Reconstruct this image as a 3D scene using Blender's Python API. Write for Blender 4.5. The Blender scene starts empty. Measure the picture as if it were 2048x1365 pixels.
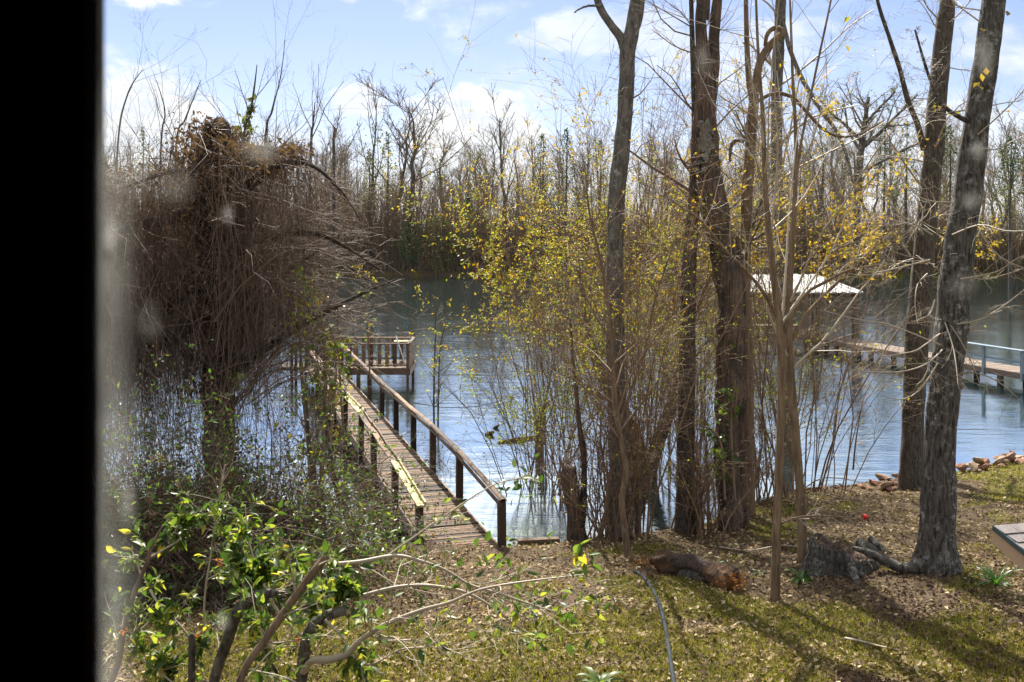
import bpy, math
import numpy as np
from mathutils import Vector, Matrix

R = np.random.default_rng(11)
C = bpy.context.scene.collection
scene = bpy.context.scene

# ------------------------------------------------------------------ camera, sky, sun, exposure
CAMZ = 7.2                       # eye height above the water (upstairs window)
FPX = 1991.0                     # focal length in photo pixels (35 mm lens)
HOR = 460.0                      # photo row of the horizon
cam = bpy.data.objects.new("camera", bpy.data.cameras.new("camera"))
C.objects.link(cam)
cam.location = (0, 0, CAMZ)
cam.rotation_euler = (math.radians(90), 0, 0)
cam.data.lens = 35.0
cam.data.sensor_width = 36.0
cam.data.shift_y = -(682.5 - HOR) / 2048.0
cam.data.clip_start = 0.05
cam.data.clip_end = 4000
cam.data.dof.use_dof = True
cam.data.dof.focus_distance = 20.0
cam.data.dof.aperture_fstop = 7.0
scene.camera = cam

SUN_EL, SUN_AZ = math.radians(45), math.radians(-8)      # azimuth from +Y towards +X
sun = bpy.data.objects.new("sun", bpy.data.lights.new("sun", "SUN"))
C.objects.link(sun)
sun.data.energy = 5.0
sun.data.angle = math.radians(0.53)
sun.data.color = (1.0, 0.94, 0.84)
sd = Vector((math.sin(SUN_AZ) * math.cos(SUN_EL), math.cos(SUN_AZ) * math.cos(SUN_EL), math.sin(SUN_EL)))
sun.rotation_euler = sd.to_track_quat('Z', 'Y').to_euler()
sun.location = (0, 40, 60)

scene.view_settings.view_transform = 'Standard'
scene.view_settings.look = 'None'
scene.view_settings.exposure = 1.3
scene.view_settings.gamma = 1.0
scene.view_settings.use_curve_mapping = False
scene.cycles.max_bounces = 6
scene.cycles.transparent_max_bounces = 12
scene.cycles.caustics_reflective = False
scene.cycles.caustics_refractive = False


class NT:
    """small helper round a node tree"""
    def __init__(s, tree):
        s.t = tree
        s.t.nodes.clear()
    def n(s, typ, ins=None, **kw):
        nd = s.t.nodes.new(typ)
        for k, v in kw.items():
            setattr(nd, k, v)
        for k, v in (ins or {}).items():
            s.set(nd.inputs[k], v)
        return nd
    def set(s, sock, v):
        if hasattr(v, "links") and hasattr(v, "is_output"):
            s.t.links.new(v, sock)
        elif hasattr(v, "outputs"):
            s.t.links.new(v.outputs[0], sock)
        else:
            if isinstance(v, (tuple, list)) and len(v) == 3 and sock.type == 'RGBA':
                v = tuple(v) + (1.0,)
            sock.default_value = v
    def math(s, op, a, b=0.0, c=0.0, clamp=False):
        nd = s.t.nodes.new("ShaderNodeMath")
        nd.operation = op
        nd.use_clamp = clamp
        s.set(nd.inputs[0], a); s.set(nd.inputs[1], b)
        if op in ('MULTIPLY_ADD', 'SMOOTH_MIN', 'COMPARE'):
            s.set(nd.inputs[2], c)
        return nd.outputs[0]
    def maprange(s, v, a, b, c=0.0, d=1.0, smooth=False):
        nd = s.t.nodes.new("ShaderNodeMapRange")
        nd.interpolation_type = 'SMOOTHSTEP' if smooth else 'LINEAR'
        s.set(nd.inputs[0], v)
        for i, x in enumerate((a, b, c, d)):
            s.set(nd.inputs[i + 1], x)
        return nd.outputs[0]
    def mix(s, f, a, b, mode='MIX'):
        nd = s.t.nodes.new("ShaderNodeMix")
        nd.data_type = 'RGBA'
        nd.blend_type = mode
        s.set(nd.inputs[0], f); s.set(nd.inputs[6], a); s.set(nd.inputs[7], b)
        return nd.outputs[2]
    def ramp(s, f, stops):
        nd = s.t.nodes.new("ShaderNodeValToRGB")
        el = nd.color_ramp.elements
        while len(el) < len(stops):
            el.new(0.5)
        for e, (p, c) in zip(el, stops):
            e.position = p
            e.color = tuple(c) + (1.0,)
        s.set(nd.inputs[0], f)
        return nd.outputs[0]
    def noise(s, vec, scale, detail=4.0, rough=0.55, dist=0.0):
        nd = s.n("ShaderNodeTexNoise", {"Scale": scale, "Detail": detail, "Roughness": rough, "Distortion": dist})
        if vec is not None:
            s.set(nd.inputs["Vector"], vec)
        return nd.outputs[0]
    def scaled(s, vec, sc):
        nd = s.n("ShaderNodeMapping", {"Vector": vec, "Scale": sc})
        return nd.outputs[0]


# world: Nishita sky with procedural cumulus by direction
world = bpy.data.worlds.new("World")
scene.world = world
world.use_nodes = True
w = NT(world.node_tree)
sky = w.n("ShaderNodeTexSky", sky_type='NISHITA', sun_disc=False, sun_elevation=SUN_EL, sun_rotation=SUN_AZ,
          air_density=1.0, dust_density=0.25, ozone_density=3.0, altitude=0)
tc = w.n("ShaderNodeTexCoord")
sep = w.n("ShaderNodeSeparateXYZ", {0: tc.outputs["Generated"]})
az = w.math('ARCTAN2', sep.outputs[0], sep.outputs[1])
el = w.math('ARCSINE', sep.outputs[2])
azel = w.n("ShaderNodeCombineXYZ", {0: w.math('MULTIPLY', az, 1.0), 1: w.math('MULTIPLY', el, 1.9), 2: 0.0})
puff = w.noise(azel.outputs[0], 15.0, 7.0, 0.6)
wisp = w.noise(azel.outputs[0], 5.0, 6.0, 0.6, 0.3)
fine = w.math('SUBTRACT', puff, 0.5)
thin = w.maprange(el, .20, .28, 0.0, .19, True)                # cloudier higher up
dens = w.maprange(w.math('ADD', wisp, thin), 0.52, 0.72, 0.0, 0.92, True)          # loose cloud all round the sky
# the cumulus banks above the far shore: (azimuth, base elevation, half-width, height) in radians
for a0, e0, wa, he, k in ((-0.355, 0.095, 0.062, 0.068, 1.0), (-0.42, 0.06, 0.12, 0.05, .8), (-0.345, 0.235, 0.05, 0.028, 1.0),
                          (-0.035, 0.085, 0.075, 0.065, 1.1), (0.00, 0.04, 0.12, 0.05, .9), (-0.155, 0.128, 0.03, 0.022, .8),
                          (0.10, 0.195, 0.09, 0.03, .55), (0.22, 0.17, 0.10, 0.04, .5), (0.40, 0.07, 0.12, 0.07, .5), (0.62, .12, .15, .08, .9),
                          (-0.75, .1, .16, .09, .9), (1.1, .15, .2, .1, .9), (-1.2, .13, .2, .1, .9), (0.02, 0.19, 0.03, 0.012, .45),
                          (-0.04, 0.33, 0.13, 0.085, 1.0), (0.34, 0.33, 0.22, 0.07, .9), (-0.62, .36, .2, .08, .9), (0.12, .52, .3, .1, .9), (-.9, .6, .3, .12, .8), (1.2, .5, .4, .12, .8)):
    dx = w.math('DIVIDE', w.math('SUBTRACT', az, a0), wa)
    dy = w.math('DIVIDE', w.math('SUBTRACT', el, e0), he)
    rr = w.math('ADD', w.math('MULTIPLY', dx, dx), w.math('MULTIPLY', dy, dy))
    edge = w.math('ADD', w.math('SUBTRACT', 1.0, rr), w.math('MULTIPLY', fine, 3.4))
    dens = w.math('MAXIMUM', dens, w.maprange(edge, -0.15, 0.75, 0.0, k, True))
dens = w.math('MULTIPLY', dens, w.maprange(el, -0.02, 0.03, 0.0, 1.0))
skyc = w.mix(1.0, sky.outputs[0], (1.10, .96, 1.06), 'MULTIPLY')
skyc = w.mix(w.maprange(el, 0.0, 0.14, .45, 0.0), skyc, (6.0, 7.2, 9.2))      # pale moist air near the horizon
cloudc = w.mix(w.maprange(puff, 0.36, 0.62), (6.9, 7.3, 8.0), (9.4, 9.4, 9.3))
sdot = w.n("ShaderNodeVectorMath", {0: tc.outputs["Generated"], 1: tuple(sd)}, operation='DOT_PRODUCT').outputs["Value"]
cloudc = w.mix(w.maprange(sdot, .80, .97, 0.0, 1.0, True), cloudc, (24., 23.6, 23.))          # clouds glow as they near the sun
col = w.mix(w.math('MINIMUM', dens, 1.0), skyc, cloudc)
bg = w.n("ShaderNodeBackground", {"Color": col, "Strength": 0.052})
wo = w.n("ShaderNodeOutputWorld", {"Surface": bg.outputs[0]})


# ------------------------------------------------------------------ geometry helpers
def at(px, py, Y):
    """the point of the place that the photo shows at (px, py), at Y metres from the window"""
    return np.array([(px - 1024) / FPX * Y, Y, CAMZ - (py - HOR) / FPX * Y])

_perm = np.random.default_rng(5).random((257, 257))
def vnoise(x, y):
    x = np.asarray(x, float); y = np.asarray(y, float)
    xi = np.floor(x).astype(int); yi = np.floor(y).astype(int)
    fx = x - xi; fy = y - yi
    fx = fx * fx * (3 - 2 * fx); fy = fy * fy * (3 - 2 * fy)
    g = lambda a, b: _perm[a % 257, b % 257]
    return (g(xi, yi) * (1 - fx) + g(xi + 1, yi) * fx) * (1 - fy) + (g(xi, yi + 1) * (1 - fx) + g(xi + 1, yi + 1) * fx) * fy
def fbm(x, y, o=4):
    s = 0; a = .5; t = 0
    for k in range(o):
        s = s + a * vnoise(np.asarray(x) * 2 ** k + 17.3 * k, np.asarray(y) * 2 ** k + 5.1 * k); t += a; a *= .5
    return s / t

def nrm(v):
    return v / np.maximum(np.linalg.norm(v, axis=-1, keepdims=True), 1e-9)

class Geo:
    """collects vertices, quads and triangles for one mesh"""
    def __init__(s):
        s.v = []; s.q = []; s.t = []; s.qm = []; s.tm = []; s.n = 0
    def add(s, V, Q=None, T=None, mi=0):
        V = np.asarray(V, float).reshape(-1, 3)
        if Q is not None and len(Q):
            Q = np.asarray(Q, int).reshape(-1, 4); s.q.append(Q + s.n); s.qm.append(np.full(len(Q), mi))
        if T is not None and len(T):
            T = np.asarray(T, int).reshape(-1, 3); s.t.append(T + s.n); s.tm.append(np.full(len(T), mi))
        s.v.append(V); s.n += len(V)
        return s
    def mesh(s, name, mats, smooth=False):
        me = bpy.data.meshes.new(name)
        V = np.concatenate(s.v) if s.v else np.zeros((0, 3))
        Q = np.concatenate(s.q) if s.q else np.zeros((0, 4), int)
        T = np.concatenate(s.t) if s.t else np.zeros((0, 3), int)
        me.vertices.add(len(V)); me.vertices.foreach_set("co", V.astype(np.float32).ravel())
        nl = len(Q) * 4 + len(T) * 3
        me.loops.add(nl); me.loops.foreach_set("vertex_index", np.concatenate([Q.ravel(), T.ravel()]).astype(np.int32))
        me.polygons.add(len(Q) + len(T))
        st = np.concatenate([np.arange(len(Q)) * 4, len(Q) * 4 + np.arange(len(T)) * 3]).astype(np.int32)
        me.polygons.foreach_set("loop_start", st)
        mi = np.concatenate([np.concatenate(s.qm) if s.qm else np.zeros(0), np.concatenate(s.tm) if s.tm else np.zeros(0)]).astype(np.int32)
        me.polygons.foreach_set("material_index", mi)
        me.polygons.foreach_set("use_smooth", np.full(len(Q) + len(T), smooth))
        for m in (mats if isinstance(mats, (list, tuple)) else [mats]):
            me.materials.append(m)
        me.update(calc_edges=True)
        me.validate()
        return me
    def build(s, name, mats, parent=None, smooth=False, **props):
        return link(bpy.data.objects.new(name, s.mesh(name, mats, smooth)), parent, **props)

def link(o, parent=None, **props):
    C.objects.link(o)
    if parent is not None:
        o.parent = parent
        o.matrix_parent_inverse = Matrix.Translation(-Vector(parent.location))   # children are modelled in place coordinates
    for k, v in props.items():
        o[k] = v
    return o

def thing(name, label, cat, loc, group=None):
    o = bpy.data.objects.new(name, None)
    o.empty_display_size = .2
    C.objects.link(o)
    o.location = tuple(float(x) for x in loc)
    o["label"] = label; o["category"] = cat
    if group: o["group"] = group
    return o

def tag(o, label, cat, group=None):
    o["label"] = label; o["category"] = cat
    if group: o["group"] = group
    return o

def copy_tree(o, parent=None):
    c = o.copy(); C.objects.link(c)
    if parent is not None: c.parent = parent
    for ch in list(o.children): copy_tree(ch, c)
    return c

def box_geo(g, c, sx, sy, sz, ax=None, mi=0):
    """box centred on c; ax = three unit axes as rows"""
    ax = np.eye(3) if ax is None else np.asarray(ax)
    c = np.asarray(c, float)
    V = np.array([[a, b, d] for d in (-.5, .5) for b in (-.5, .5) for a in (-.5, .5)]) * np.array([sx, sy, sz])
    V = V @ ax + c
    Q = [[0, 2, 3, 1], [4, 5, 7, 6], [0, 1, 5, 4], [2, 6, 7, 3], [0, 4, 6, 2], [1, 3, 7, 5]]
    g.add(V, Q, mi=mi)
    return g

def beam(p, q, wid, hei, up=(0, 0, 1)):
    """rectangular beam from p to q"""
    p = np.asarray(p, float); q = np.asarray(q, float)
    d = q - p; L = np.linalg.norm(d); d = d / L
    s = np.cross(d, np.asarray(up, float)); s /= np.linalg.norm(s); u = np.cross(s, d)
    return box_geo(Geo(), (p + q) / 2, L, wid, hei, [d, s, u])

def tubes(g, P, Rr, sides=3, mi=0, cap=False):
    """batch of N polylines of m points, with radii"""
    N, m, _ = P.shape
    T = np.empty_like(P)
    T[:, 1:-1] = P[:, 2:] - P[:, :-2]; T[:, 0] = P[:, 1] - P[:, 0]; T[:, -1] = P[:, -1] - P[:, -2]
    T = nrm(T)
    ref = np.where(np.abs(nrm(P[:, -1] - P[:, 0])[:, 2:3]) > .75, np.array([[1., 0.13, 0]]), np.array([[0.07, 0., 1]]))
    A = nrm(np.cross(T, ref[:, None, :])); B = np.cross(T, A)
    th = np.arange(sides) / sides * 2 * np.pi
    V = P[:, :, None, :] + Rr[:, :, None, None] * (np.cos(th)[None, None, :, None] * A[:, :, None, :] + np.sin(th)[None, None, :, None] * B[:, :, None, :])
    base = (np.arange(N) * m * sides)[:, None, None] + (np.arange(m - 1) * sides)[None, :, None]
    k = np.arange(sides); k2 = (k + 1) % sides
    Q = np.stack([base + k, base + k2, base + k2 + sides, base + k + sides], -1)
    g.add(V, Q.reshape(-1, 4), mi=mi)
    return g

def resample(pts, m):
    """smooth curve through pts ((n,k)), m points"""
    pts = np.asarray(pts, float); n = len(pts)
    d = np.concatenate([[0], np.cumsum(np.linalg.norm(np.diff(pts[:, :3], axis=0), axis=1))])
    t = np.linspace(0, d[-1], m)
    i = np.clip(np.searchsorted(d, t, side='right') - 1, 0, n - 2)
    f = ((t - d[i]) / np.maximum(d[i + 1] - d[i], 1e-9))[:, None]
    p0 = pts[np.clip(i - 1, 0, n - 1)]; p1 = pts[i]; p2 = pts[i + 1]; p3 = pts[np.clip(i + 2, 0, n - 1)]
    out = .5 * (2 * p1 + (p2 - p0) * f + (2 * p0 - 5 * p1 + 4 * p2 - p3) * f ** 2 + (3 * p1 - p0 - 3 * p2 + p3) * f ** 3)
    return out

def grow(P, Rr, per, t0, t1, ang, L, rr, m=4, wob=.25, up=0.0, rng=R, rmin=.003, absL=None, bias=None):
    """children of a batch of branches: per of them on each"""
    N, mm, _ = P.shape
    idx = np.repeat(np.arange(N), per)
    n = len(idx)
    t = rng.uniform(t0, t1, n)
    s = t * (mm - 1); i = np.clip(s.astype(int), 0, mm - 2); f = (s - i)[:, None]
    pos = P[idx, i] * (1 - f) + P[idx, i + 1] * f
    tan = nrm(P[idx, i + 1] - P[idx, i])
    r = Rr[idx, i] * (1 - f[:, 0]) + Rr[idx, i + 1] * f[:, 0]
    q = rng.normal(size=(n, 3)); q -= (q * tan).sum(1, keepdims=True) * tan; q = nrm(q)
    a = np.radians(rng.normal(ang, ang * .25, n))[:, None]
    d = np.cos(a) * tan + np.sin(a) * q
    if bias is not None:
        d = nrm(d + np.asarray(bias))
    pl = np.linalg.norm(P[:, -1] - P[:, 0], axis=1)[idx] if absL is None else np.full(n, absL)
    ln = pl * L * (1.15 - .55 * t) * rng.uniform(.5, 1.25, n)
    out = np.empty((n, m, 3)); out[:, 0] = pos
    for k in range(1, m):
        d = nrm(d + rng.normal(size=(n, 3)) * wob + np.array([0, 0, up]))
        out[:, k] = out[:, k - 1] + d * (ln / (m - 1))[:, None]
    r0 = np.maximum(r * rr * rng.uniform(.7, 1.1, n), rmin)
    rad = r0[:, None] * np.linspace(1, .35, m)[None, :]
    return out, np.maximum(rad, rmin * .6)

def leaf_geo(g, pos, size, rng=R, mi=0, droop=0.3, aspect=.5, up=.6, dirs=None):
    """small leaves: a folded diamond of two triangles each"""
    n = len(pos); size = np.broadcast_to(size, (n,))
    d = rng.normal(size=(n, 3)) if dirs is None else dirs + rng.normal(size=(n, 3)) * .5
    d[:, 2] -= droop; d = nrm(d)
    nn = rng.normal(size=(n, 3)); nn[:, 2] += up; nn -= (nn * d).sum(1, keepdims=True) * d; nn = nrm(nn)
    s = np.cross(d, nn)
    L = size[:, None]; W = L * aspect * .5
    V = np.stack([pos, pos + d * L * .5 + s * W + nn * W * .3, pos + d * L, pos + d * L * .5 - s * W + nn * W * .3], 1)
    b = (np.arange(n) * 4)[:, None]
    T = np.concatenate([b + [[0, 1, 2]], b + [[0, 2, 3]]], 0)
    g.add(V, None, T, mi)
    return g

def on_branches(P, n, rng=R, t0=0.2, t1=1.0, jit=.02):
    N, m, _ = P.shape
    idx = rng.integers(0, N, n); s = rng.uniform(t0, t1, n) * (m - 1); i = np.clip(s.astype(int), 0, m - 2); f = (s - i)[:, None]
    return P[idx, i] * (1 - f) + P[idx, i + 1] * f + rng.normal(size=(n, 3)) * jit, nrm(P[idx, i + 1] - P[idx, i])

def trunk_geo(g, pts, rad, sides=18, step=.09, rough=.06, ridge=.05, flare=0.0, seed=0, mi=0, closed=True):
    """a trunk with an uneven, ridged skin; pts (n,3), rad (n,)"""
    pts = np.asarray(pts, float); rad = np.asarray(rad, float)
    L = np.linalg.norm(np.diff(pts, axis=0), axis=1).sum()
    m = int(min(max(L / step, 8), 260))
    c = resample(np.concatenate([pts, rad[:, None]], 1), m)
    P, r = c[:, :3], np.maximum(c[:, 3], .004)
    T = np.gradient(P, axis=0); T = nrm(T)
    ref = np.array([1., .13, 0]) if abs(nrm(P[-1] - P[0])[2]) > .5 else np.array([.1, .05, 1])
    A = nrm(np.cross(T, ref)); B = np.cross(T, A)
    th = np.arange(sides) / sides * 2 * np.pi
    l = np.linspace(0, L, m)
    TH, LL = np.meshgrid(th, l)
    k = 1 + rough * 2 * (fbm(np.cos(TH) * 1.3 + seed * 7 + LL * .9 + 40, np.sin(TH) * 1.3 + LL * 1.7 + 60, 3) - .5) * 2
    k = k + ridge * (vnoise(TH / (2 * np.pi) * sides * .5 * 1.01 + seed, LL * 1.6 + seed * 3) - .5) * 2
    if flare:
        k = k + flare * np.exp(-LL / .30) * (1 + .55 * np.cos(TH * 4 + seed))
    V = P[:, None, :] + (r[:, None] * k)[..., None] * (np.cos(TH)[..., None] * A[:, None, :] + np.sin(TH)[..., None] * B[:, None, :])
    a = (np.arange(m - 1) * sides)[:, None]; kk = np.arange(sides); k2 = (kk + 1) % sides
    Q = np.stack([a + kk, a + k2, a + k2 + sides, a + kk + sides], -1).reshape(-1, 4)
    V = V.reshape(-1, 3)
    T3 = None
    if closed:
        V = np.concatenate([V, P[-1:] + T[-1:] * r[-1] * .5]); e = len(V) - 1; o = (m - 1) * sides
        T3 = np.stack([o + kk, o + k2, np.full(sides, e)], -1)
    g.add(V, Q, T3, mi)
    return g


# ------------------------------------------------------------------ materials
def material(name):
    m = bpy.data.materials.new(name); m.use_nodes = True
    return m, NT(m.node_tree)

def finish(t, shader):
    t.n("ShaderNodeOutputMaterial", {"Surface": shader.outputs[0] if hasattr(shader, "outputs") else shader})

def m_bark(name, c1, c2, scale=22, stretch=.10, lichen=None, lich_t=(.56, .66), bump=.9, rough=.92, c3=None):
    m, t = material(name)
    o = t.n("ShaderNodeTexCoord").outputs["Object"]
    v = t.scaled(o, (scale, scale, scale * stretch))
    n1 = t.noise(v, 1.0, 6, .65, .4)
    n2 = t.noise(o, 1.7, 4, .6)
    c = t.ramp(n1, [(.36, c1), (.62, c2)])
    if c3 is not None:
        c = t.mix(t.maprange(n2, .45, .62), c, c3)
    if lichen is not None:
        n3 = t.noise(o, 9.0, 7, .7)
        c = t.mix(t.math('MULTIPLY', t.maprange(n3, lich_t[0], lich_t[1]), t.maprange(n2, .35, .6)), c, lichen)
    b = t.n("ShaderNodeBump", {"Strength": bump, "Distance": .03, "Height": n1})
    s = t.n("ShaderNodeBsdfPrincipled", {"Base Color": c, "Roughness": rough, "Specular IOR Level": .25, "Normal": b.outputs[0]})
    finish(t, s)
    return m

def m_twig(name, c1, c2, rough=.7, spec=.4):
    m, t = material(name)
    r = t.n("ShaderNodeNewGeometry").outputs["Random Per Island"]
    o = t.n("ShaderNodeTexCoord").outputs["Object"]
    c = t.mix(t.math('ADD', t.math('MULTIPLY', r, .7), t.math('MULTIPLY', t.noise(o, 2.0, 3), .3)), c1, c2)
    s = t.n("ShaderNodeBsdfPrincipled", {"Base Color": c, "Roughness": rough, "Specular IOR Level": spec})
    finish(t, s)
    return m

def m_leaf(name, stops, trans=.45, rough=.45, spec=.4, obj=False, tgain=1.5):
    m, t = material(name)
    r = t.n("ShaderNodeObjectInfo").outputs["Random"] if obj else t.n("ShaderNodeNewGeometry").outputs["Random Per Island"]
    c = t.ramp(r, stops)
    if obj:
        o = t.n("ShaderNodeTexCoord").outputs["Object"]
        c = t.mix(t.maprange(t.noise(t.scaled(o, (8, 60, 8)), 1.0, 4), .4, .75, 0, .35), c, tuple(x * .55 for x in stops[0][1]))
    tcol = t.mix(1.0, c, (tgain, tgain * 1.02, tgain * .55), 'MULTIPLY')
    a = t.n("ShaderNodeBsdfPrincipled", {"Base Color": c, "Roughness": rough, "Specular IOR Level": spec})
    b = t.n("ShaderNodeBsdfTranslucent", {"Color": tcol})
    s = t.n("ShaderNodeMixShader", {0: trans, 1: a.outputs[0], 2: b.outputs[0]})
    finish(t, s)
    return m

def m_wood(name, c1, c2, scale=6, stretch=(.12, 1.0, 1.0), rough=.8, bump=.5, objrand=.6, spec=.3):
    """timber: grain along the local X of the piece, tone differing from piece to piece"""
    m, t = material(name)
    o = t.n("ShaderNodeTexCoord").outputs["Object"]
    oi = t.n("ShaderNodeObjectInfo").outputs["Random"]
    off = t.n("ShaderNodeVectorMath", {0: o, 1: t.n("ShaderNodeCombineXYZ", {0: t.math('MULTIPLY', oi, 31.0), 1: t.math('MULTIPLY', oi, 13.0), 2: 0.0}).outputs[0]}, operation='ADD').outputs[0]
    n1 = t.noise(t.scaled(off, tuple(scale * 5 * k for k in stretch)), 1.0, 5, .6, .6)
    n2 = t.noise(off, 2.2, 4, .6)
    f = t.math('ADD', t.math('MULTIPLY', n1, .55), t.math('ADD', t.math('MULTIPLY', n2, .25), t.math('MULTIPLY', t.math('SUBTRACT', oi, .35), objrand)))
    c = t.mix(t.maprange(f, .15, .75), c1, c2)
    b = t.n("ShaderNodeBump", {"Strength": bump, "Distance": .008, "Height": n1})
    s = t.n("ShaderNodeBsdfPrincipled", {"Base Color": c, "Roughness": rough, "Specular IOR Level": spec, "Normal": b.outputs[0]})
    finish(t, s)
    return m

def m_plain(name, c1, c2=None, rough=.6, scale=8, metal=0.0, bump=.2, spec=.4):
    m, t = material(name)
    o = t.n("ShaderNodeTexCoord").outputs["Object"]
    n1 = t.noise(o, scale, 6, .65)
    c = t.mix(t.maprange(n1, .32, .68), c1, c2 or c1)
    b = t.n("ShaderNodeBump", {"Strength": bump, "Distance": .01, "Height": n1})
    s = t.n("ShaderNodeBsdfPrincipled", {"Base Color": c, "Roughness": rough, "Metallic": metal, "Specular IOR Level": spec, "Normal": b.outputs[0]})
    finish(t, s)
    return m

M = {}
M['bark_dark'] = m_bark('dark_furrowed_bark', (.030, .025, .020), (.14, .115, .09), 34, .20, (.30, .30, .27), (.60, .70))
M['bark_grey'] = m_bark('grey_furrowed_bark', (.035, .030, .025), (.19, .17, .14), 34, .20, (.34, .33, .30), (.54, .64), 1.0)
M['bark_big'] = m_bark('lichened_furrowed_bark', (.020, .017, .014), (.135, .12, .10), 30, .16, (.36, .35, .32), (.52, .62), 1.4)
M['bark_pale'] = m_bark('pale_bark_scale', (.10, .092, .075), (.26, .245, .20), 30, .5)
M['bark_smooth'] = m_bark('smooth_grey_bark', (.06, .053, .045), (.18, .16, .135), 14, .25, (.34, .34, .31), (.55, .68), .6)
M['bark_dead'] = m_bark('rotten_trunk_wood', (.040, .030, .024), (.20, .135, .098), 24, .06, (.30, .26, .21), (.60, .70), 1.0, .95, (.055, .045, .038))
M['bark_tan'] = m_bark('tan_sapling_bark', (.10, .068, .042), (.24, .165, .10), 18, .12, (.30, .26, .19), (.58, .70), .4)
M['bark_vine'] = m_bark('vine_wrapped_bark', (.016, .012, .010), (.075, .056, .044), 20, .08)
M['bark_far'] = m_bark('far_bark', (.055, .046, .038), (.15, .13, .105), 3, .2, None, bump=.3)
M['twig_brown'] = m_twig('brown_twig', (.11, .068, .044), (.32, .21, .125))
M['twig_vine'] = m_twig('dry_vine', (.045, .030, .023), (.23, .15, .10))
M['twig_arch'] = m_twig('grey_brown_shoot', (.055, .036, .026), (.21, .135, .088))
M['twig_pale'] = m_twig('pale_twig', (.20, .155, .10), (.50, .42, .31), .55, .5)
M['twig_grey'] = m_twig('grey_twig', (.08, .068, .055), (.24, .205, .165))
M['twig_far'] = m_twig('far_twig', (.11, .088, .066), (.32, .26, .19))
M['thicket_far'] = m_twig('far_thicket', (.11, .082, .058), (.36, .265, .175))
M['leaf_yellow'] = m_leaf('yellow_spring_leaf', [(0, (.26, .14, .012)), (.4, (.42, .26, .016)), (.75, (.32, .25, .02)), (1, (.17, .18, .02))], .5)
M['leaf_lime'] = m_leaf('lime_spring_leaf', [(0, (.10, .14, .015)), (.5, (.22, .27, .03)), (1, (.40, .36, .04))], .5)
M['leaf_citrus'] = m_leaf('glossy_green_leaf', [(0, (.028, .058, .013)), (.40, (.062, .11, .020)), (.70, (.13, .18, .032)), (.92, (.26, .28, .05)), (1, (.46, .36, .04))], .50, .42, .35, True, 1.7)
M['leaf_citrus_mass'] = m_leaf('glossy_green_leaf_mass', [(0, (.028, .058, .013)), (.40, (.062, .11, .020)), (.70, (.13, .18, .032)), (.92, (.26, .28, .05)), (1, (.46, .36, .04))], .50, .42, .35, False, 1.7)
M['leaf_privet'] = m_leaf('privet_leaf', [(0, (.030, .065, .016)), (.6, (.070, .135, .030)), (1, (.20, .25, .05))], .42, .38, .5)
M['leaf_ivy'] = m_leaf('climber_leaf', [(0, (.05, .10, .015)), (.5, (.16, .22, .03)), (.8, (.34, .30, .04)), (1, (.30, .16, .03))], .45)
M['leaf_dead'] = m_leaf('dead_leaf', [(0, (.055, .034, .022)), (.5, (.12, .070, .042)), (1, (.19, .12, .07))], .25, .8, .2)
M['leaf_orange'] = m_leaf('withered_orange_leaf', [(0, (.40, .12, .02)), (1, (.55, .20, .03))], .45, .6, .3)
M['litter'] = m_leaf('leaf_litter', [(0, (.095, .060, .030)), (.35, (.20, .137, .066)), (.75, (.34, .25, .13)), (1, (.54, .43, .27))], .12, .8, .25)
M['litter_dark'] = m_leaf('dark_leaf_litter', [(0, (.042, .026, .017)), (.6, (.11, .068, .040)), (1, (.20, .13, .07))], .1, .8, .25)
M['grass'] = m_leaf('moss_grass', [(0, (.055, .070, .012)), (.5, (.135, .135, .024)), (.85, (.25, .21, .045)), (1, (.36, .28, .11))], .4, .6, .3)
M['strap'] = m_leaf('strap_leaf', [(0, (.03, .09, .015)), (1, (.09, .20, .03))], .4, .35, .5)
M['far_green'] = m_leaf('far_evergreen_leaf', [(0, (.018, .040, .016)), (1, (.060, .095, .030))], .25, .6, .3)
M['far_olive'] = m_leaf('far_ivy_leaf', [(0, (.060, .075, .020)), (1, (.17, .18, .05))], .35, .6, .3)
M['far_brown'] = m_leaf('far_brush_leaf', [(0, (.11, .08, .052)), (.5, (.23, .165, .10)), (.75, (.28, .225, .115)), (1, (.19, .19, .065))], .45, .8, .2)
M['deck'] = m_wood('weathered_deck_board', (.024, .015, .009), (.165, .100, .055), 5, (.10, 1, 1), objrand=1.0)
M['post'] = m_wood('dark_dock_timber', (.020, .014, .010), (.085, .058, .038), 4, (1, 1, .10))
M['rail'] = m_wood('weathered_rail_board', (.060, .038, .026), (.24, .155, .095), 5, (.8, .8, .8))
M['newwood'] = m_wood('pale_new_rail_board', (.42, .36, .15), (.58, .52, .27), 4, (.6, .6, .6), .7, .2, .1)
M['timber_grey'] = m_wood('grey_pier_board', (.10, .075, .058), (.26, .195, .15), 4, (.8, .8, .8))
M['rail_blue'] = m_plain('blue_grey_rail', (.13, .18, .22), (.22, .28, .32), .5)
M['metal_roof'] = m_plain('pale_metal_roof', (.40, .39, .37), (.68, .68, .67), .4, 1.6)
M['white'] = m_plain('white_paint', (.75, .75, .70), (.82, .81, .76), .5)
M['rock'] = m_plain('red_brown_rock', (.13, .058, .034), (.34, .19, .12), .9, 5, 0, .8)
M['rock_tan'] = m_plain('tan_rock', (.20, .135, .09), (.38, .27, .18), .9, 5, 0, .8)
M['chips'] = m_leaf('orange_wood_chip', [(0, (.13, .050, .016)), (.6, (.30, .125, .038)), (1, (.46, .25, .09))], .1, .9, .2)
M['rot'] = m_bark('rotten_orange_log', (.014, .010, .008), (.095, .062, .045), 26, .6, None, bump=1.4, c3=(.20, .095, .038))
M['hose'] = m_plain('grey_blue_pipe', (.022, .027, .032), (.040, .047, .055), .75, 20, 0, .1, .08)
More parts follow.
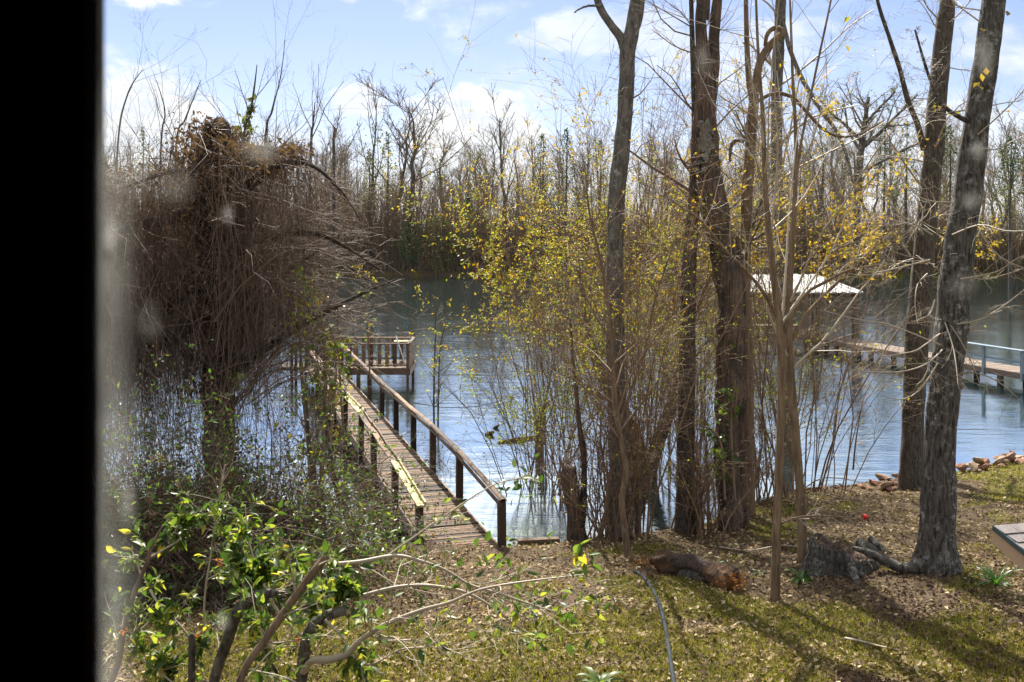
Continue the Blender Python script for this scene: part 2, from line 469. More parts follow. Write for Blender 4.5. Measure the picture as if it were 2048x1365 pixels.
M['red'] = m_plain('red_plastic', (.85, .02, .015), (.85, .03, .02), .35, 5, 0, 0)
M['shingle'] = m_plain('asphalt_shingle', (.13, .11, .105), (.25, .22, .21), .95, 60, 0, .6)
M['drip'] = m_plain('dark_drip_edge', (.035, .055, .06), (.05, .075, .08), .4, 10)
M['fascia'] = m_plain('tan_painted_board', (.40, .27, .17), (.46, .32, .20), .7, 6)
M['room'] = m_plain('dark_room_paint', (.012, .010, .009), (.015, .012, .010), 1.0, 4, 0, .1, 0.0)
M['jamb'] = m_plain('dark_stained_wood', (.004, .0025, .002), (.006, .0035, .0025), 1.0, 10, 0, .1, 0.0)

# ------------------------------------------------------------------ terrain
_shore_px = [(-900, 1170), (-200, 1170), (240, 1165), (500, 1135), (650, 1118), (760, 1098), (830, 1086), (1010, 1092), (1100, 1086), (1250, 1066), (1400, 1050), (1470, 1020),
             (1520, 1000), (1620, 978), (1780, 958), (1900, 945), (2048, 915), (2500, 850), (3300, 800)]
_sx = []; _sy = []
for px, py in _shore_px:
    Y = (CAMZ - .85) * FPX / (py - HOR)
    _sx.append((px - 1024) / FPX * Y); _sy.append(Y)
_sx[0] = -90.; _sx[-1] = 120.
def shoreY(X):
    return np.interp(X, _sx, _sy) + .22 * (vnoise(np.asarray(X) * .9 + 9, 3.3) - .5)
def farY(X):
    X = np.asarray(X, float)
    return 156 + 9 * (vnoise(X * .03 + 50, 7.7) - .5) - np.clip(X - 40, 0, 60) * .25 + np.clip(-X - 30, 0, 60) * .1
def ground_z(X, Y):
    X = np.asarray(X, float); Y = np.asarray(Y, float)
    s = shoreY(X) - Y                                  # metres inland on the near side
    inland = .85 + .150 * np.clip(s, 0, 6) + .105 * np.clip(s - 6, 0, 8) + .02 * np.clip(s - 14, 0, 30)
    inland = inland + (fbm(X * .55, Y * .55, 3) - .5) * .22 * np.clip(s * .7, 0, 1) + (fbm(X * 2.3, Y * 2.3, 3) - .5) * .05
    bank = .85 + np.clip(s, -1.6, 0) * 1.45
    z = np.where(s > 0, inland, bank)
    z = np.where(s < -1.6, -1.5, z)
    f = Y - farY(X)
    fz = -1.5 + 1.0 * np.clip(f + 2, 0, 3.2) + .10 * np.clip(f - 1.2, 0, 40) + (fbm(X * .1, Y * .1, 3) - .5) * 2 * np.clip(f * .1, 0, 1)
    return np.where(f > -2, fz, z)

def hit(px, py):
    """where the sight line through a photo pixel meets the near ground"""
    Y = np.linspace(4, 40, 3000)
    X = (px - 1024) / FPX * Y; Z = CAMZ - (py - HOR) / FPX * Y
    k = np.argmax(ground_z(X, Y) >= Z)
    return np.array([X[k], Y[k], float(ground_z(X[k], Y[k]))])

def grid_axis(segs):
    out = [np.arange(a, b, st) for a, b, st in segs]
    return np.concatenate(out + [[segs[-1][1]]])
gx = grid_axis([(-900, -120, 60), (-120, -24, 4), (-24, -9, .6), (-9, 17, .13), (17, 40, 1), (40, 140, 5), (140, 900, 60)])
gy = grid_axis([(-400, -20, 40), (-20, 6, 2), (6, 30, .13), (30, 142, 7), (142, 176, 1.2), (176, 300, 10), (300, 1500, 100)])
GX, GY = np.meshgrid(gx, gy)
GZ = ground_z(GX, GY)
def green(X, Y):
    s = shoreY(X) - Y
    g = fbm(np.asarray(X) * .75 + 3, np.asarray(Y) * .75, 4)
    g2 = fbm(np.asarray(X) * .22 + 30, np.asarray(Y) * .22 + 8, 2)
    v = (g - .5) * 3.0 + (g2 - .5) * 2.0 + .40
    v = v + .55 * np.clip((np.asarray(X) - 9.2) / 2.0, 0, 1) * np.clip((np.asarray(Y) - 19.5) / 2, 0, 1)      # mossy lawn at the right
    v = v - .9 * np.exp(-(((np.asarray(X) - .2) / 2.6) ** 2 + ((np.asarray(Y) - 17.2) / 2.1) ** 2))             # worn soil at the foot of the walkway
    v = v - .25 * np.clip(1 - s / 2.5, 0, 1) * (np.asarray(X) < 8)
    return np.clip(v, 0, 1)
g = Geo()
ny, nx = GX.shape
ii = (np.arange(ny - 1) * nx)[:, None] + np.arange(nx - 1)[None, :]
g.add(np.stack([GX, GY, GZ], -1), np.stack([ii, ii + 1, ii + 1 + nx, ii + nx], -1).reshape(-1, 4))
m, t = material('yard_ground')
o = t.n("ShaderNodeTexCoord").outputs["Object"]
ga = t.n("ShaderNodeAttribute", attribute_name="green").outputs["Fac"]
n1 = t.noise(o, 9, 8, .7); n2 = t.noise(o, 45, 5, .7); n3 = t.noise(o, 2.0, 5, .6)
soil = t.ramp(t.math('ADD', t.math('MULTIPLY', n1, .5), t.math('MULTIPLY', n2, .5)), [(.34, (.040, .027, .017)), (.5, (.112, .078, .046)), (.62, (.205, .150, .088)), (.72, (.34, .265, .16))])
moss = t.ramp(t.math('ADD', t.math('MULTIPLY', n1, .45), t.math('MULTIPLY', n2, .55)), [(.34, (.045, .045, .012)), (.52, (.14, .125, .025)), (.70, (.26, .21, .055))])
f = t.maprange(t.math('ADD', ga, t.math('MULTIPLY', t.math('SUBTRACT', n1, .5), 1.3)), .30, .62)
c = t.mix(f, soil, moss)
b = t.n("ShaderNodeBump", {"Strength": .9, "Distance": .04, "Height": t.math('ADD', n1, n2)})
finish(t, t.n("ShaderNodeBsdfPrincipled", {"Base Color": c, "Roughness": .95, "Specular IOR Level": .15, "Normal": b.outputs[0]}))
M['ground'] = m
ground = g.build("ground", m, None, True, kind="structure", label="leaf strewn yard and river banks")
at_ = ground.data.attributes.new("green", 'FLOAT', 'POINT')
at_.data.foreach_set("value", green(GX, GY).astype(np.float32).ravel())

# water
m, t = material('river_water')
o = t.n("ShaderNodeTexCoord").outputs["Object"]
w1 = t.noise(t.scaled(o, (.55, 1.5, 1)), 1.0, 3, .5, .3)
w2 = t.noise(t.scaled(o, (2.4, 5.0, 1)), 1.0, 4, .6, .2)
w3 = t.noise(t.scaled(o, (.06, .16, 1)), 1.0, 3, .5)
w4 = t.noise(t.scaled(o, (7, 13, 1)), 1.0, 2, .5)
calm = t.maprange(w3, .40, .62, .35, 1.0)
h = t.math('ADD', t.math('MULTIPLY', w1, .10), t.math('ADD', t.math('MULTIPLY', w2, .036), t.math('MULTIPLY', w4, .010)))
b = t.n("ShaderNodeBump", {"Strength": 1.0, "Distance": 1.0, "Height": t.math('MULTIPLY', h, t.math('MULTIPLY', calm, .22))})
pw = t.n("ShaderNodeBsdfPrincipled", {"Base Color": (.018, .040, .042), "Roughness": .07, "IOR": 2.4, "Specular IOR Level": .6, "Normal": b.outputs[0]})
gw_ = t.n("ShaderNodeBsdfGlossy", {"Color": (.86, .97, 1.0, 1), "Roughness": .06, "Normal": b.outputs[0]})
finish(t, t.n("ShaderNodeMixShader", {0: .72, 1: pw.outputs[0], 2: gw_.outputs[0]}))
M['water'] = m
g = Geo(); g.add([(-900, 8, 0), (900, 8, 0), (900, 175, 0), (-900, 175, 0)], [[0, 1, 2, 3]])
g.build("river_water", m, None, kind="structure", label="rippled river reflecting the bright sky")


# ------------------------------------------------------------------ house: the dark room and its window
wall_y0, wall_y1 = .50, .66
x0, x1 = -.2455, 1.05
z0, z1 = CAMZ - .62, CAMZ + .55
def room_box(name, a, b, kind="structure"):
    a = np.array(a, float); b = np.array(b, float); d = b - a
    return box_geo(Geo(), (a + b) / 2, *d).build(name, M['room'], None, kind=kind)
zf, zc = CAMZ - 1.6, CAMZ + 1.0
room_box("wall_left", (-2.62, -4, zf), (-2.5, wall_y0, zc))
room_box("wall_right", (2.9, -4, zf), (3.02, wall_y0, zc))
room_box("wall_back", (-2.62, -4.12, zf), (3.02, -4, zc))
room_box("floor", (-2.62, -4.12, zf - .2), (3.02, wall_y0, zf - .003))
room_box("ceiling", (-2.62, -4.12, zc + .003), (3.02, wall_y1, zc + .2))
wl = thing("house_front", "dark house wall round the window at the left edge", "wall", (0, wall_y1, zf))
for nm, a, b in (("wall_panel", (-2.62, wall_y0 + .003, 1.5), (x0 - .09, wall_y1, zc)), ("wall_panel", (x1 + .09, wall_y0 + .003, 1.5), (3.02, wall_y1, zc)),
                 ("wall_panel", (x0 - .09, wall_y0 + .003, 1.5), (x1 + .09, wall_y1, z0 - .06)), ("wall_panel", (x0 - .09, wall_y0 + .003, z1 + .06), (x1 + .09, wall_y1, zc))):
    a = np.array(a); b = np.array(b)
    box_geo(Geo(), (a + b) / 2, *(b - a)).build(nm, M['room'], wl)
win = thing("window", "dark window frame with smeared glass at the left edge of the view", "window", ((x0 + x1) / 2, .58, z0))
def wbox(nm, a, b):
    a = np.array(a); b = np.array(b)
    return box_geo(Geo(), (a + b) / 2, *(b - a)).build(nm, M['jamb'], win)
wbox("jamb", (x0 - .088, .575, z0 - .058), (x0, .60, z1 + .058)); wbox("jamb", (x1, .49, z0 - .058), (x1 + .088, .60, z1 + .058))
wbox("sill", (x0 + .002, .47, z0 - .058), (x1 - .002, .60, z0)); wbox("head", (x0 + .002, .49, z1), (x1 - .002, .60, z1 + .058))
wbox("stop_bead", (x0 - .06, .601, z0), (x0 - .035, .62, z1))
m, t = material('clear_window_glass')
finish(t, t.n("ShaderNodeBsdfTransparent", {"Color": (.985, .99, .99, 1)}))
g = Geo(); g.add([(x0, .59, z0), (x1, .59, z0), (x1, .59, z1), (x0, .59, z1)], [[0, 1, 2, 3]])
g.build("glass", m, win)
# dried dirt on the glass
m, t = material('dried_dirt_on_glass')
da = t.n("ShaderNodeAttribute", attribute_name="dirt").outputs["Fac"]
tr = t.n("ShaderNodeBsdfTransparent"); df = t.n("ShaderNodeBsdfDiffuse", {"Color": (.62, .64, .62, 1)}); tl = t.n("ShaderNodeBsdfTranslucent", {"Color": (.70, .70, .66, 1)})
mm_ = t.n("ShaderNodeMixShader", {0: .6, 1: df.outputs[0], 2: tl.outputs[0]})
finish(t, t.n("ShaderNodeMixShader", {0: da, 1: tr.outputs[0], 2: mm_.outputs[0]}))
M['dirt'] = m
def smudge(px0, py0, px1, py1, fn, nx=24, ny=48):
    Y = .586
    u = np.linspace(px0, px1, nx); v = np.linspace(py0, py1, ny)
    U, V = np.meshgrid(u, v)
    X = (U - 1024) / FPX * Y; Z = CAMZ - (V - HOR) / FPX * Y
    a = fn(U, V)
    ii = (np.arange(ny - 1) * nx)[:, None] + np.arange(nx - 1)[None, :]
    Q = np.stack([ii, ii + 1, ii + 1 + nx, ii + nx], -1).reshape(-1, 4)
    keep = a.ravel()[Q].max(1) > .012
    gg = Geo(); gg.add(np.stack([X, np.full_like(X, Y), Z], -1), Q[keep])
    ob = gg.build("smudge", M['dirt'], win, True)
    at2 = ob.data.attributes.new("dirt", 'FLOAT', 'POINT')
    vals = a.astype(np.float32).ravel()
    at2.data.foreach_set("value", vals[:len(ob.data.vertices)])
    return ob
def band(U, V):
    e = np.clip((285 + 50 * (fbm(V * .006, V * 0 + 2) - .5) - U) / 70, 0, 1) ** 1.2
    up_ = np.clip((V - 150) / 220, 0, 1)
    st = .55 + .55 * fbm(U * .03, V * .004 + 3, 3) + .5 * (fbm(U * .02 + 9, V * .02, 3) - .5)
    return np.clip(e * (.03 + .13 * up_) * st, 0, .4)
smudge(185, -40, 345, 1400, band, 30, 90)
def blob(cx, cy, rx, ry, k):
    def fn(U, V):
        r = ((U - cx) / rx) ** 2 + ((V - cy) / ry) ** 2
        return np.clip(.6 * k * np.exp(-r * 2.2) * (.4 + 1.2 * fbm(U * .05 + cx, V * .05, 3)) - .012, 0, .8)
    smudge(cx - rx * 1.6, cy - ry * 1.6, cx + rx * 1.6, cy + ry * 1.6, fn, 16, 16)
for b_ in ((222, 470, 20, 40, .75), (265, 340, 60, 90, .16), (520, 300, 45, 30, .30), (455, 430, 18, 25, .22), (350, 370, 60, 60, .12), (255, 1010, 22, 60, .4), (230, 1240, 26, 130, .25),
           (1968, 110, 20, 60, .28), (1955, 300, 22, 26, .22), (1940, 400, 24, 24, .20), (1925, 570, 40, 34, .16), (1790, 340, 26, 20, .14), (1545, 400, 14, 14, .2), (985, 425, 14, 12, .3),
           (1405, 120, 16, 40, .2), (300, 640, 40, 60, .10), (445, 1240, 16, 26, .3)):
    blob(*b_)


# ------------------------------------------------------------------ the wooden walkway and its platform
DZ = .87                                             # top of the deck above the water
dO = np.array([-.23, 19.8, DZ])                     # near right corner
dD = nrm(np.array([-.297, 1.0, 0])); dN = np.array([-dD[1], dD[0], 0])   # along, and to the left
DW = 1.36; DL = 29.4
up_ = np.array([0, 0, 1.])
def dk(s, lft, z=0):                                 # point on the walkway: s along, lft from the right edge
    return dO + dD * s + dN * lft + up_ * z
dock = thing("walkway_dock", "long narrow weathered boardwalk with timber handrails running out to a platform", "dock", dk(0, DW / 2))
board_me = []
for k in range(4):
    gg = box_geo(Geo(), (0, 0, 0), 1.0, .121, .036)
    V = np.concatenate(gg.v); V[:, 2] += (R.random(len(V)) - .5) * .006; V[:, 1] += (R.random(len(V)) - .5) * .008
    gg.v = [V]; board_me.append(gg.mesh("board", M['deck']))
yaw0 = math.atan2(dN[1], dN[0])
def board(parent, c, length, yaw, name="board"):
    o = bpy.data.objects.new(name, board_me[int(R.integers(4))])
    C.objects.link(o); o.parent = parent
    o.location = tuple(c - np.array(parent.location)); o.rotation_euler = (R.normal() * .012, R.normal() * .004, yaw + R.normal() * .008)
    o.scale = (length, R.uniform(.95, 1.03), 1)
    return o
n = int(DL / .145)
for i in range(n):
    board(dock, dk(.07 + i * .145, DW / 2 + R.normal() * .012, -.018 + R.normal() * .005), DW + R.uniform(-.03, .03), yaw0)
for lf in (.10, DW / 2, DW - .10):
    beam(dk(0, lf, -.135), dk(DL, lf, -.135), .05, .19).build("stringer", M['post'], dock)
beam(dk(0.0, DW + .028, -.13), dk(DL, DW + .028, -.13), .045, .23).build("skirt_board", M['rail'], dock)
beam(dk(0.0, -.028, -.13), dk(DL, -.028, -.13), .045, .23).build("skirt_board", M['rail'], dock)
sR = [.18, 3.87, 6.87, 9.6, 12.4, 15.4, 18.4, 21.4, 24.4]; hR = [.91, 1.09, 1.13, 1.08, 1.07, 1.02, 1.05, 1.06, 1.08]
sL = [.88, 3.95, 6.98, 9.6, 13.3, 16.3, 19.3, 22.3]; hL = [.74, .94, 1.03, 1.08, 1.0, 1.0, 1.02, 1.0]
def post(p, q, w=.15):
    return beam(p, q, w, w, up=(.297, -1, 0)).build("post", M['post'], dock)
for i, s in enumerate(sR):
    post(dk(s, -.085, -2.2 if s > 1 else -.4), dk(s + R.normal() * .02, -.085 + R.normal() * .02, hR[i] - .03))
for i, s in enumerate(sL):
    post(dk(s, DW + .085, -2.2 if s > 2 else -.7), dk(s + R.normal() * .03, DW + .085 + R.normal() * .02, hL[i] - .03))
# right handrail: weathered rounded planks, post to post
sR2 = sR + [26.9]; hR2 = hR + [1.10]; sR2[0] -= .12
for i in range(len(sR2) - 1):
    p, q = dk(sR2[i] + .006, -.085, hR2[i] + .01), dk(sR2[i + 1] - .006, -.085, hR2[i + 1] + .01)
    g = Geo(); mid = (p + q) / 2 + up_ * R.normal() * .012
    trunk_geo(g, np.stack([p, mid, q]), [.075, .07, .075], 8, .2, .08, .06, 0, i)
    V = np.concatenate(g.v); dz = V[:, 2] - np.interp((V - p) @ dD, [0, np.linalg.norm(q - p)], [p[2], q[2]]); V[:, 2] -= dz * .5; g.v = [V]
    g.build("handrail", M['rail'], dock)
    beam(p - up_ * .085 + dN * .065, q - up_ * .085 + dN * .065, .035, .075).build("rail_brace", M['rail'], dock)
# left handrail: a plank with a raised lip, some lengths renewed in pale timber
sL2 = [sL[0] - .12] + sL[1:] + [25.5]; hL2 = hL + [1.0]
for i in range(len(sL2) - 1):
    new = i in (0, 3)
    mt = M['newwood'] if new else M['rail']
    sag = 0 if new else R.uniform(.0, .06)
    p = dk(sL2[i] + .006, DW + .085, hL2[i]); q = dk(sL2[i + 1] - .006, DW + .085, hL2[i + 1]); mid = (p + q) / 2 - up_ * sag + dN * R.normal() * .02
    for k, (u, v) in enumerate(((p, mid), (mid, q))):
        if new and k: continue
        if new: v = q
        o1 = beam(u, v - nrm(v - u) * .002, .17 if new else .15, .04).build("handrail", mt, dock)
        o2 = beam(u - dN * .085 + up_ * .045, v - dN * .085 + up_ * .045, .034, .085).build("rail_lip", mt, dock)
        if new: o1["label"] = "pale renewed handrail plank"; o2["label"] = "pale renewed rail lip"
# platform at the river end, to the right of the walkway
X0, X1 = at(684, 735, 45.7)[0] - .05, at(818, 735, 45.7)[0]
PY0, PY1 = 45.6, 48.3
plat = thing("dock_platform", "square platform with slatted railing at the river end of the boardwalk", "platform", ((X0 + X1) / 2, (PY0 + PY1) / 2, 0))
for i in range(int((PY1 - PY0) / .142)):
    board(plat, np.array([(X0 + X1) / 2 + .02, PY0 + .07 + i * .142, DZ - .016]), X1 - X0, 0)
beam((X0, PY0 - .03, DZ - .16), (X1 + .02, PY0 - .03, DZ - .16), .05, .30).build("rim_joist", M['rail'], plat)
beam((X0, PY1 + .03, DZ - .16), (X1 + .02, PY1 + .03, DZ - .16), .05, .30).build("rim_joist", M['rail'], plat)
beam((X1 + .05, PY0 - .05, DZ - .16), (X1 + .05, PY1 + .05, DZ - .16), .05, .30).build("rim_joist", M['rail'], plat)
RZ = DZ + 1.1
for x in (X0 + .06, X1 - .06):
    for y in (PY0 + .1, PY1 - .1):
        beam((x, y, -1.4), (x, y, RZ - .03), .12, .12, up=(0, 1, 0)).build("post", M['rail'], plat)
for y in (PY0 + .05, PY1 - .05):
    beam((X0, y, RZ), (X1, y, RZ), .14, .05).build("top_rail", M['rail'], plat)
    beam((X0, y, DZ + .12), (X1, y, DZ + .12), .05, .07).build("bottom_rail", M['rail'], plat)
    for k in range(7):
        x = X0 + .33 + k * .36 + R.normal() * .02
        beam((x, y - .05, DZ + .06), (x, y - .05, RZ - .03), .175, .03, up=(0, 1, 0)).build("baluster", M['rail'], plat)
beam((X1 - .02, PY0 + .13, RZ + .002), (X1 - .02, PY1 - .13, RZ + .002), .14, .05).build("top_rail", M['rail'], plat)
for k in range(12):
    y = PY0 + .3 + k * .185
    beam((X1 + .005, y, DZ + .04), (X1 + .005, y, RZ - .03), .15, .03, up=(1, 0, 0)).build("baluster", M['rail'], plat)
box_geo(Geo(), (X1 - .55, PY1 - .5, RZ - .12), .75, .5, .04).build("shelf", M['newwood'], plat)
p0, p1 = at(792, 672, 46.6), at(811, 731, 45.9)
gg = Geo(); tubes(gg, np.stack([p0, (p0 + p1) / 2, p1])[None], np.full((1, 3), .028), 8)
tag(gg.build("pole", M['white']), "thin white pole leaning inside the platform railing", "pole")
# left part of the platform: a boarded screen with a sloping top
sc = thing("board_screen", "tall dark boarded screen at the far left end of the boardwalk", "screen", at(645, 715, 47))
nb = 8
for k in range(nb):
    px = 617 + k * 8.2
    b0 = at(px, 722, 47.5); topy = 646 + (max(0, k - 4) * 9)
    tp = at(px, topy, 47.5)
    beam(np.array([b0[0], 47.5, .3]), np.array([b0[0], 47.5, tp[2]]), .17, .03, up=(0, 1, 0)).build("board", M['rail'], sc)
for z in (1.3, 1.9):
    beam((at(613, 0, 47.5)[0], 47.57, z), (at(681, 0, 47.5)[0], 47.57, z), .04, .1).build("cross_rail", M['rail'], sc)
for px in (584, 592, 612, 683):
    b0 = at(px, 700, 46.8)
    beam(np.array([b0[0], 46.8, -1]), np.array([b0[0], 46.8, at(px, 683 if px < 600 else 672, 46.8)[2]]), .12, .12, up=(0, 1, 0)).build("post", M['post'], sc)
p, q = at(560, 700, 47), at(690, 735, 47)
beam((p[0], 47, DZ - .12), (q[0], 47, DZ - .12), 1.6, .14).build("deck", M['deck'], sc)

# ------------------------------------------------------------------ covered boat dock and long pier on the right
PZ = .70
bh = thing("covered_boat_dock", "open boat shelter with a pale metal roof standing out in the river", "boat dock", at(1600, 660, 62) * np.array([1, 1, 0]))
bl, br = at(1478, 585, 60)[0], at(1727, 585, 60)[0]
g = Geo()
ez, rz, yb, yr = 3.42, 4.28, 60.0, 64.6
ns = 28
for side in (0, 1):
    for k in range(ns):
        xa, xb = bl + (br - bl) * k / ns, bl + (br - bl) * (k + 1) / ns
        ya = yb if side == 0 else 69.2
        ra, rb = xa + (k == 0) * 0, xb
        ra_ = max(min(xa, br - 1.5), bl + .2); rb_ = max(min(xb, br - 1.5), bl + .2)
        g2 = Geo()
        h_ = .05 * (k % 2)
        g.add([(xa, ya, ez + h_), (xb, ya, ez + h_), (rb_, yr, rz + h_), (ra_, yr, rz + h_), (xa, ya, ez - .05), (xb, ya, ez - .05), (rb_, yr, rz - .05), (ra_, yr, rz - .05)],
              [[0, 1, 2, 3], [7, 6, 5, 4], [0, 4, 5, 1], [1, 5, 6, 2], [0, 3, 7, 4]])
g.build("roof", M['metal_roof'], bh)
beam((bl + .2, yb + .2, ez - .17), (br - .2, yb + .2, ez - .17), .1, .2).build("roof_beam", M['post'], bh)
beam((bl + .2, 68.9, ez - .17), (br - .2, 68.9, ez - .17), .1, .2).build("roof_beam", M['post'], bh)
for x in (bl + .4, bl + 2.7, br - 2.7, br - .5):
    for y in (yb + .35, 68.7):
        beam((x, y, -1.5), (x, y, ez - .08), .2, .2, up=(0, 1, 0)).build("post", M['post'], bh)
for a, b in (((bl, 61.0), (br - 1.6, 62.2)), ((bl, 67.4), (br - 1.6, 68.6)), ((bl - .2, 62.3), (bl + 1.3, 67.3))):
    box_geo(Geo(), ((a[0] + b[0]) / 2, (a[1] + b[1]) / 2, PZ - .09), b[0] - a[0], b[1] - a[1], .2).build("deck", M['timber_grey'], bh)
box_geo(Geo(), (br - 3.4, 61.6, PZ + .2), 2.3, .8, .36).build("bench", M['timber_grey'], bh)
pier = thing("long_pier", "low reddish plank pier leading from the right edge out to the boat shelter", "pier", at(1850, 730, 50) * np.array([1, 1, 0]))
A0 = np.array([at(1590, 0, 62)[0], 62.0, 0]); A1 = np.array([at(2140, 0, 42.5)[0], 42.5, 0])
pd = nrm(A1 - A0); pn = np.array([-pd[1], pd[0], 0]); pL = np.linalg.norm(A1 - A0)
pb = []
for k in range(3):
    pb.append(box_geo(Geo(), (0, 0, 0), .136, 1.0, .04).mesh("board", M['timber_grey']))
PWd = 1.7
for i in range(int(pL / .15)):
    o = bpy.data.objects.new("board", pb[i % 3]); C.objects.link(o); o.parent = pier
    o.location = tuple(A0 + pd * (.07 + i * .15) + pn * (PWd / 2) + up_ * (PZ - .02 + R.normal() * .004) - np.array(pier.location))
    o.rotation_euler = (0, 0, math.atan2(pd[1], pd[0]) + R.normal() * .01); o.scale = (1, PWd, 1)
for off in (-.03, PWd + .03):
    beam(A0 + pn * off + up_ * (PZ - .14), A1 + pn * off + up_ * (PZ - .14), .05, .24).build("fascia", M['timber_grey'], pier)
for i in range(9):
    for off in (.1, PWd - .1):
        p = A0 + pd * (1 + i * 3.1) + pn * off
        beam(p + up_ * -1.5, p + up_ * (PZ - .05), .2, .2, up=pn).build("piling", M['post'], pier)
sA = np.linalg.norm(at(1925, 0, 49.6)[:2] - A0[:2]); sB = sA + 4.6
for s in (sA, (sA + sB) / 2, sB):
    p = A0 + pd * s - pn * .02
    beam(p + up_ * (PZ - .35), p + up_ * (PZ + 1.0), .13, .13, up=pn).build("rail_post", M['rail_blue'], pier)
beam(A0 + pd * (sA - .2) + up_ * (PZ + 1.03), A0 + pd * (sB + .1) + up_ * (PZ + 1.03), .36, .06).build("rail", M['rail_blue'], pier)
beam(A0 + pd * sA + up_ * (PZ + .5), A0 + pd * sB + up_ * (PZ + .5), .04, .09).build("rail", M['rail_blue'], pier)
beam(A0 + pd * sB + pn * .2 + up_ * (PZ + 1.02), A0 + pd * sB + pn * 1.6 + up_ * (PZ + 1.02), .2, .06).build("rail", M['rail_blue'], pier)
p = A0 + pd * sB + pn * 1.6
beam(p + up_ * (PZ - .05), p + up_ * (PZ + .98), .13, .13, up=pn).build("rail_post", M['rail_blue'], pier)

# ------------------------------------------------------------------ trees of the near bank
def stem(pts, Y, m=16, dY=None):
    """stem from photo points (px, py, width in px) at Y metres; returns (P, r)"""
    pts = np.asarray(pts, float)
    ys = np.full(len(pts), float(Y)) + (0 if dY is None else np.asarray(dY, float))
    P = np.stack([at(a, b, y) for (a, b, _), y in zip(pts, ys)])
    r = pts[:, 2] * .5 / FPX * ys
    return P, r
def batch(P, r, m=14):
    c = resample(np.concatenate([P, r[:, None]], 1), m)
    return c[None, :, :3], np.maximum(c[None, :, 3], .004)
def cat(*bs):
    return np.concatenate([b[0] for b in bs]), np.concatenate([b[1] for b in bs])

def tree(name, label, cat_, base, stems, bark, twig, levels, seed, leaf=None, flare=.0, rough=.07, ridge=.05, sides=18, group=None, grow_from=None, extra=None):
    """stems: list of (part name, photo points, Y or list of dY); levels: growth of the crown from these stems"""
    rg = np.random.default_rng(seed)
    root = thing(name, label, cat_, base, group)
    src = []
    for k, (pn_, pts, Y, dY) in enumerate(stems):
        P, r = stem(pts, Y, dY=dY)
        g = Geo(); trunk_geo(g, P, r, sides if r.max() > .06 else 8, .09 if r.max() > .05 else .15, rough, ridge, flare if k == 0 else 0, seed + k)
        g.build(pn_, M[bark] if isinstance(bark, str) else bark[k], root, True)
        if grow_from is None or k in grow_from:
            src.append(batch(P, r))
    B = cat(*src)
    g = Geo(); last = B; allb = []
    for (per, t0, t1, ang, L, rr, mm, wob, upw, absL) in levels:
        last = grow(last[0], last[1], per, t0, t1, ang, L, rr, mm, wob, upw, rg, .0028, absL)
        big = last[1][:, 0].max() > .02
        tubes(g, last[0], last[1], 5 if big else 3)
        allb.append(last)
    if levels:
        g.build("branches", M[twig], root, True, kind="stuff")
    if leaf:
        for (lm, cnt, sz, src_i, zlo, zhi) in leaf:
            Pp, dd = on_branches(allb[src_i][0], cnt, rg, .25, 1)
            k = (Pp[:, 2] > zlo) & (Pp[:, 2] < zhi); Pp = Pp[k]
            if len(Pp):
                gl = Geo(); leaf_geo(gl, Pp, sz * rg.uniform(.6, 1.3, len(Pp)), rg, droop=.3, dirs=dd[k] * .6)
                gl.build("leaves", M[lm], root, kind="stuff")
    return root, allb

def B_(px, py): return hit(px, py)
def sink(pts, base_w=1.0):
    return pts

# T1: slim forked tree standing behind the brush
b = B_(1240, 1074); Y = b[1]
tree("riverside_tree", "tall slim grey tree forking into a Y high above the water", "tree", b,
     [("trunk", [(1240, 1095, 46), (1238, 1050, 42), (1236, 860, 37), (1230, 640, 36), (1232, 430, 35), (1243, 300, 33), (1252, 190, 32), (1256, 105, 33), (1268, 40, 28), (1278, -40, 25), (1290, -200, 20), (1300, -420, 10)], Y, None),
      ("limb", [(1254, 118, 24), (1244, 80, 20), (1222, 50, 17), (1200, 15, 16), (1185, -40, 14), (1150, -180, 10), (1140, -330, 5)], Y, [0, 0, 0, .1, .2, .5, .8]),
      ("limb", [(1202, 12, 7), (1178, 12, 5), (1160, 18, 4), (1148, 26, 2)], Y, None),
      ("limb", [(1262, 90, 9), (1282, 40, 7), (1290, -30, 6), (1310, -160, 3)], Y, None)],
     'bark_smooth', 'twig_grey', [(9, .35, 1, 55, .10, .14, 6, .16, .03, None), (6, .2, 1, 45, .55, .5, 5, .2, .0, None), (4, .2, 1, 45, .55, .6, 3, .2, 0, None)], 101, flare=.25)
# the leaning pair beside it
b = B_(1285, 1062); Y = b[1]
tree("leaning_tree", "twin stemmed leaning tree at the foot of the slim forked tree", "tree", b,
     [("trunk", [(1290, 1085, 62), (1288, 1040, 56), (1275, 930, 46), (1255, 850, 40), (1225, 790, 30), (1195, 730, 20), (1172, 640, 12), (1160, 540, 7)], Y, [0, 0, 0, .2, .3, .5, .7, .8]),
      ("trunk", [(1292, 1060, 40), (1298, 960, 30), (1318, 880, 27), (1345, 805, 24), (1362, 720, 18), (1372, 600, 13), (1378, 470, 8), (1390, 350, 4)], Y, [0, 0, -.1, -.2, -.2, -.1, 0, 0])],
     'bark_dark', 'twig_brown', [(9, .3, 1, 45, .40, .4, 5, .15, .05, None), (7, .2, 1, 45, .5, .55, 4, .2, .03, None), (4, .2, 1, 45, .55, .6, 3, .2, 0, None)], 102,
     [('leaf_yellow', 900, .075, 1, 3.5, 12), ('leaf_lime', 900, .07, 1, 0, 4)], flare=.2)
